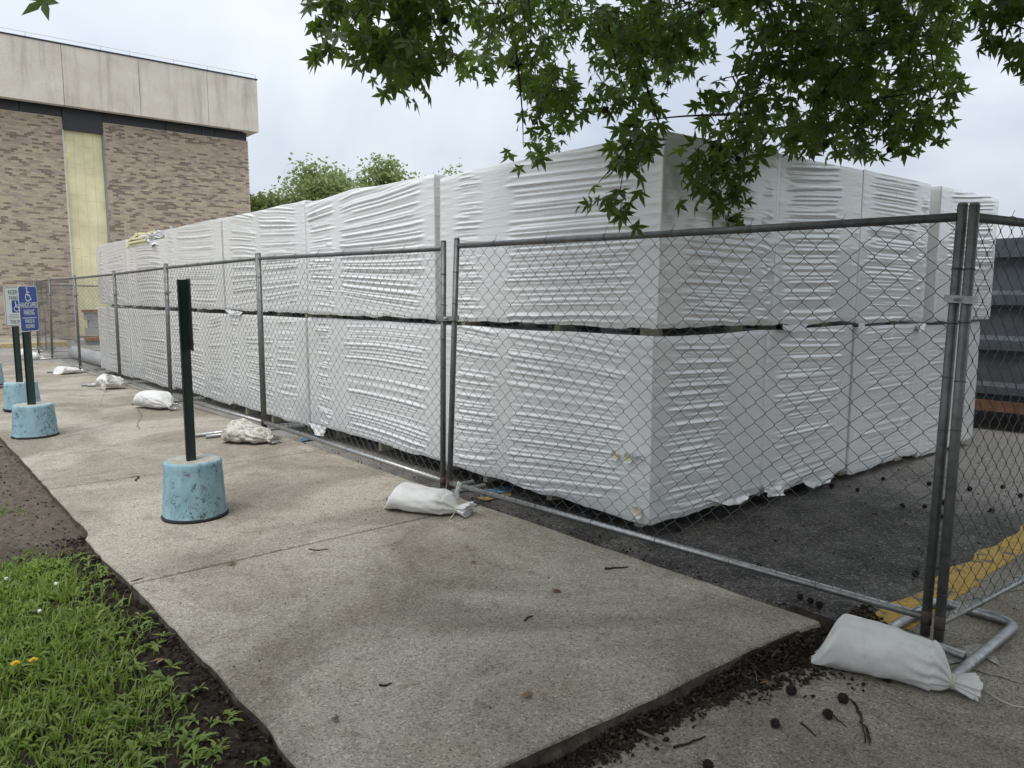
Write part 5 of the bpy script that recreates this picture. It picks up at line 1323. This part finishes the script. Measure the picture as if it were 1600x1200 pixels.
def weeds():
    V, Fc, nb = [], [], 0
    spots = []
    while len(spots) < 1700:
        s = rg.uniform(1.2, 5.0); n_ = rg.uniform(-1.2, .86)
        pr = .55 + .45 * float(sstep(.0, .5, n_)) if s < 4.75 else .08
        if n_ > .74: pr *= .55
        if s < 2.2 and n_ > .62: pr *= .25
        if rg.random() < pr: spots.append((s, n_))
    for s, n_ in spots:
        c = SN(s, n_, float(soil_h(np.array(s), np.array(n_))) + .004); sc = rg.uniform(.016, .05) * (1.25 if rg.random() < .15 else 1)
        for q in range(rg.integers(5, 10)):
            a = rg.uniform(0, 2 * math.pi); ln = sc * rg.uniform(.7, 1.6); wd = ln * rg.uniform(.11, .19); rise = rg.uniform(.15, 1.0)
            d = np.array([math.cos(a), math.sin(a), 0]); sv = np.array([-math.sin(a), math.cos(a), 0]); k = 7
            for i in range(k):
                t = i / (k - 1); ww = wd * math.sin(math.pi * min(1, .12 + t * .88)) * (1.25 if i % 2 else .72) * (.35 + .75 * t)
                z = ln * rise * (1.15 * t - .95 * t * t) + .004; m_ = c + d * ln * t + [0, 0, z]
                V += [m_ - sv * ww + [0, 0, ww * .35], m_ + [0, 0, 0], m_ + sv * ww + [0, 0, ww * .35]]
            for i in range(k - 1):
                b = nb + i * 3; Fc += [(b, b + 1, b + 4, b + 3), (b + 1, b + 2, b + 5, b + 4)]
            nb += k * 3
    tag(link_mesh('weeds', tris_mesh('weeds', np.array(V), np.array(Fc), True), MAT['weed_leaf']), 'broad toothed dandelion and clover leaves among the grass', 'weeds', kind='stuff')
weeds()
def dandelion(x, y, label, tilt):
    p = onz(x, y, .03); g = np.array([p[0] + .01, p[1] + .03, -.05])
    t = thing('dandelion', g, label, 'flower', 'yellow dandelions in the grass')
    MB().tube([g, (g + p) / 2 + [.01, 0, .02], p], .0022, 5).build('stem', MAT['weed_leaf'], t)
    mb = MB()
    for ring_, (n_, r_, z_) in enumerate(((18, .019, .0), (14, .014, .004), (9, .008, .007))):
        for k in range(n_):
            a = k / n_ * 2 * math.pi + ring_; d = np.array([math.cos(a), math.sin(a), 0]); sv = np.array([-math.sin(a), math.cos(a), 0])
            mb.add([p + [0, 0, z_ - .003], p + d * r_ * .7 + sv * .0022 + [0, 0, z_ + .002], p + d * r_ + [0, 0, z_ + .003], p + d * r_ * .7 - sv * .0022 + [0, 0, z_ + .002]], [(0, 1, 2, 3)])
    mb.build('petals', MAT['dandelion_yellow'], t)
dandelion(24, 1037, 'yellow dandelion flower at the left edge of the grass', 0); dandelion(52, 1032, 'yellow dandelion flower just right of the other one', 0)
def clover(x, y, label):
    p = onz(x, y, .02); bm = bmesh.new(); bmesh.ops.create_icosphere(bm, subdivisions=2, radius=.009)
    for v in bm.verts: v.co *= rg.uniform(.8, 1.2)
    me = bpy.data.meshes.new('clover_flower'); bm.to_mesh(me); bm.free()
    t = thing('clover', (p[0], p[1], -.05), label, 'flower', 'white clover flowers'); o = link_mesh('flower_head', me, MAT['clover_white'], t, True); o.location = (0, 0, .07)
    MB().tube([(0, 0, 0), (.003, 0, .035), (0, 0, .068)], .0015, 5).build('stem', MAT['weed_leaf'], t, True)
clover(10, 904, 'small white clover flower at the left edge of the grass'); clover(62, 955, 'small white clover flower in the middle of the grass'); clover(88, 912, 'small white clover flower near the bare soil')

def mulch(name, cnt, sampler, label, smin=.006, smax=.03):
    V, Fc, nb = [], [], 0
    for _ in range(cnt):
        x, y, z = sampler(); ln = rg.uniform(smin, smax); wd = ln * rg.uniform(.12, .6); th_ = min(.009, wd * .6); a = rg.uniform(0, math.pi); ti = rg.normal(0, .3)
        d = np.array([math.cos(a) * math.cos(ti), math.sin(a) * math.cos(ti), math.sin(ti)]); sv = np.array([-math.sin(a), math.cos(a), 0]); u = np.cross(d, sv)
        c = np.array([x, y, z + th_ * .4])
        V += [c - d * ln / 2, c + d * ln / 2, c + sv * wd / 2, c - sv * wd / 2, c + u * th_, c - u * th_]
        for q in ((0, 2, 4), (2, 1, 4), (1, 3, 4), (3, 0, 4), (2, 0, 5), (1, 2, 5), (3, 1, 5), (0, 3, 5)): Fc.append(tuple(i + nb for i in q))
        nb += 6
    return tag(link_mesh(name, tris_mesh(name, np.array(V), np.array(Fc)), MAT['mulch']), label, 'debris', kind='stuff')
def samp_front():
    n_ = rg.uniform(1.0, 3.5); s = (s_front(min(n_, 3.12)) if n_ < 3.15 else 1.56) - abs(rg.normal(0, .042 + .10 * float(sstep(2.2, 3.1, n_)))) ; p = SN(s, n_)
    return p[0], p[1], (-.098 + .05 * float(sstep(ns_edge(n_) - .005, ns_edge(n_) + .07, s)) + .028 * rg.random() if s > ns_edge(n_) - .01 else PZ + .003)
def samp_front_old():
    n_ = rg.uniform(1.0, 3.5); s = 1.60 - abs(rg.normal(0, .10 + .05 * float(sstep(2.2, 3.2, n_)))); p = SN(s, n_); zz = -.122 + (.062 + .035 * rg.random()) * sstep(1.38, 1.60, s) if s > ns_edge(n_) else PZ + .003; return p[0], p[1], zz
mulch('leaf_litter', 6500, samp_front, 'dark bark and seed litter in the gap before the sidewalk edge', .006, .035)
def samp_left():
    s = rg.uniform(1.2, 5.2); n_ = .93 - abs(rg.normal(0, .13)); p = SN(s, n_); return p[0], p[1], float(soil_h(np.array(s), np.array(n_))) + .004
mulch('leaf_litter', 2600, samp_left, 'dark bark and twig litter on the soil along the lawn edge', .006, .035)
def samp_soil():
    s = rg.uniform(4.6, 9); n_ = rg.uniform(-1.5, .9); p = SN(s, n_); return p[0], p[1], float(soil_h(np.array(s), np.array(n_))) + .003
mulch('soil_crumbs', 2600, samp_soil, 'brown crumbs and bits lying on the bare soil beyond the grass', .006, .03)
def samp_right():
    s = rg.uniform(1.6, 9); n_ = 3.15 + abs(rg.normal(0, .12)); p = SN(s, n_); return p[0], p[1], az(p[0], p[1]) + .008
mulch('leaf_litter', 1500, samp_right, 'dark litter on the asphalt along the sidewalk kerb', .006, .03)
def samp_walk():
    s = rg.uniform(-.5, 9); n_ = rg.uniform(.95, 3.1) if s > 1.62 else rg.uniform(1.2, 6); p = SN(s, n_); return p[0], p[1], (wz(s) if s > 1.62 else PZ) + .002
mulch('grit', 900, samp_walk, 'tiny dark crumbs scattered over the concrete', .003, .012)
def samp_lot():
    s = rg.uniform(1.6, 5); n_ = rg.uniform(3.3, 9); p = SN(s, n_); return p[0], p[1], az(p[0], p[1]) + .006
mulch('grit', 700, samp_lot, 'small dark crumbs scattered over the asphalt lot', .005, .03)

# seed balls on the ground, each a thing of its own
GB = [seedball_mesh(.0165, 'seed_ball', 50 + q, 2) for q in range(4)]
def gball(x, y, z, label):
    p = onz(x, y, z); zz = z if z > -.1 or y > 985 else az(p[0], p[1]) + .004
    o = bpy.data.objects.new('seed_ball', GB[int(x) % 4]); COL.objects.link(o); s = rg.uniform(.85, 1.12); o.scale = (s, s, s)
    o.location = (p[0], p[1], zz + .016 * s); o.rotation_euler = tuple(rg.uniform(0, 6, 3)); return tag(o, label, 'seed ball', 'spiky seed balls on the ground')
for x, y, l in ((1236, 1085, 'black spiky seed ball on the pavement left of the big sandbag'), (1211, 1136, 'black spiky seed ball nearest the bottom edge, left of the loose pair'), (1293, 1122, 'lower of two black seed balls below the big sandbag'), (1317, 1098, 'upper of two black seed balls below the big sandbag'),
                (1106, 1203, 'black seed ball cut by the bottom edge of the picture'), (1256, 1040, 'black seed ball beside the tied-off left tip of the big sandbag'), (1210, 1038, 'black seed ball in the litter by the sidewalk corner'), (1228, 1048, 'black seed ball in the litter between two others'), (1574, 992, 'black seed ball by the looped fence foot')):
    gball(x, y, PZ, l)
for x, y, l in ((1186, 893, 'dark seed ball alone on the asphalt, seen through the middle of the long fence'), (1250, 942, 'left one of three dark seed balls just beyond the sidewalk corner'), (1266, 948, 'middle one of three dark seed balls just beyond the sidewalk corner'),
    (1280, 955, 'right one of three dark seed balls just beyond the sidewalk corner'), (1430, 902, 'dark seed ball on asphalt just left of the corner post bottoms'), (1410, 790, 'dark seed ball left of another at the same height, left of the corner posts'), (1445, 790, 'dark seed ball on asphalt touching the left side of the corner posts in view'),
    (1340, 764, 'dark seed ball on asphalt in front of the third bundle of the right face'), (1452, 752, 'dark seed ball close in front of the last bundle of the right face'), (1474, 783, 'dark seed ball seen between the corner posts'), (1515, 760, 'dark seed ball just right of the corner posts'),
    (1567, 756, 'dark seed ball on pale asphalt below the dumpster'), (1300, 758, 'dark seed ball under the loose hem of the right face'), (1470, 806, 'dark seed ball on asphalt behind the right corner post'), (1380, 745, 'dark seed ball at the foot of the wrapped right face near its third seam'),
    (1550, 795, 'dark seed ball on asphalt above the yellow kerb'), (1595, 770, 'dark seed ball on asphalt at the right edge of the picture'), (930, 812, 'dark seed ball under the near corner bundle, left of its corner'), (905, 800, 'dark seed ball in the shade below the torn holes'),
    (862, 793, 'dark seed ball behind the bottom rail right of the painted stripes'), (1060, 833, 'dark seed ball on asphalt just right of the stack corner')):
    gball(x, y, -.115, l)
# twigs and fallen leaves
def twig(pts, z, r, label, mat='twig'):
    P = [onz(x, y, z + r * .8) for x, y in pts]; Q = []
    for a, b in zip(P[:-1], P[1:]):
        for t in np.linspace(0, 1, 4, endpoint=False): Q.append(a + (b - a) * t + rg.normal(0, .0025, 3) * [1, 1, .3])
    Q.append(P[-1]); return tag(MB().tube(Q, np.linspace(r, r * .5, len(Q)), 6).build('twig', MAT[mat]), label, 'twig', 'fallen twigs')
twig([(946, 889), (962, 887), (981, 886)], 0, .006, 'short dark twig on the sidewalk near the bottom rail')
twig([(482, 858), (497, 860), (513, 858)], 0, .004, 'thin dark twig lying by the sidewalk joint')
twig([(592, 1070), (603, 1071), (612, 1067)], 0, .0045, 'short dark twig in the middle of the sidewalk')
twig([(819, 970), (826, 964), (833, 962)], 0, .0045, 'small dark twig on the sidewalk right of centre')
twig([(1052, 1168), (1078, 1160), (1102, 1150)], PZ, .005, 'dark twig on the pavement at the bottom of the picture')
twig([(995, 1141), (1020, 1152), (1048, 1166)], PZ + .01, .007, 'pale barkless stick end in the litter at the bottom', 'twig_grey')
twig([(953, 1115), (985, 1118), (1012, 1122)], PZ + .05, .005, 'stick leaning out of the litter against the sidewalk edge')
twig([(1118, 978), (1150, 1008), (1162, 1022), (1188, 1050), (1206, 1070)], -.0 - .02, .0028, 'long thin bent twig hanging over the sidewalk edge')
twig([(1166, 1024), (1178, 1046), (1184, 1066)], -.06, .0028, 'thin forked twig below the long bent one', 'twig_grey')
twig([(1250, 1128), (1262, 1138), (1275, 1150)], PZ, .0045, 'short dark twig on the pavement left of the crack')
twig([(1345, 1113), (1349, 1135), (1352, 1160)], PZ, .0045, 'long dark twig lying across the pavement below the sandbag')
twig([(1302, 1118), (1312, 1128), (1323, 1136)], PZ, .003, 'thin bent twig beside the seed balls')
twig([(262, 1000), (285, 988), (302, 975)], -.02, .004, 'thin stick poking from the soil at the lawn edge')
twig([(277, 1092), (310, 1078), (338, 1060)], -.02, .0045, 'dark stick leaning on the sidewalk edge beside the lawn')
twig([(355, 1180), (362, 1155), (360, 1140)], -.04, .004, 'pale stem on the dark soil near the bottom', 'twig_grey')
twig([(338, 1122), (352, 1128), (368, 1140)], -.04, .006, 'short brown stick on the dark soil near the sidewalk', 'twig_grey')
twig([(1395, 945), (1425, 938), (1455, 930), (1478, 928)], -.1, .005, 'dark forked stick on asphalt beside the yellow kerb')
def fallen(x, y, z, sz, label, rz):
    o = bpy.data.objects.new('fallen_leaf', lm_[int(x) % 5].copy()); o.data.materials.clear(); o.data.materials.append(MAT['dead_leaf']); COL.objects.link(o)
    o.location = onz(x, y, z + .012); o.scale = (sz, sz, sz); o.rotation_euler = (rg.normal(0, .15), rg.normal(0, .15), rz); return tag(o, label, 'fallen leaf', 'fallen leaves')
fallen(864, 922, 0, .055, 'pale star-shaped fallen leaf on the sidewalk', .5); fallen(826, 1087, 0, .045, 'brown curled fallen leaf low on the sidewalk', 2); fallen(530, 1121, 0, .03, 'small reddish fallen leaf low on the sidewalk', 3)
fallen(1196, 1068, PZ + .01, .06, 'yellowish fallen leaf below the long bent twig', 1); fallen(946, 1142, PZ + .02, .05, 'orange fallen leaf in the litter at the bottom', 1.6); fallen(742, 876, 0, .03, 'pale leaf scrap in the middle of the sidewalk', 4)
fallen(1550, 935, PZ, .07, 'dark brown fallen leaf beside the looped foot, under the fence', 1); fallen(1590, 912, PZ, .06, 'dark brown fallen leaf by the kerb at the right edge', 2.2); fallen(362, 881, 0, .05, 'whitish leaf scrap beside the sidewalk joint', 2); fallen(256, 1032, -.03, .07, 'reddish brown fallen leaf on the lawn edge soil', 2.4)
bpy.context.view_layer.update()
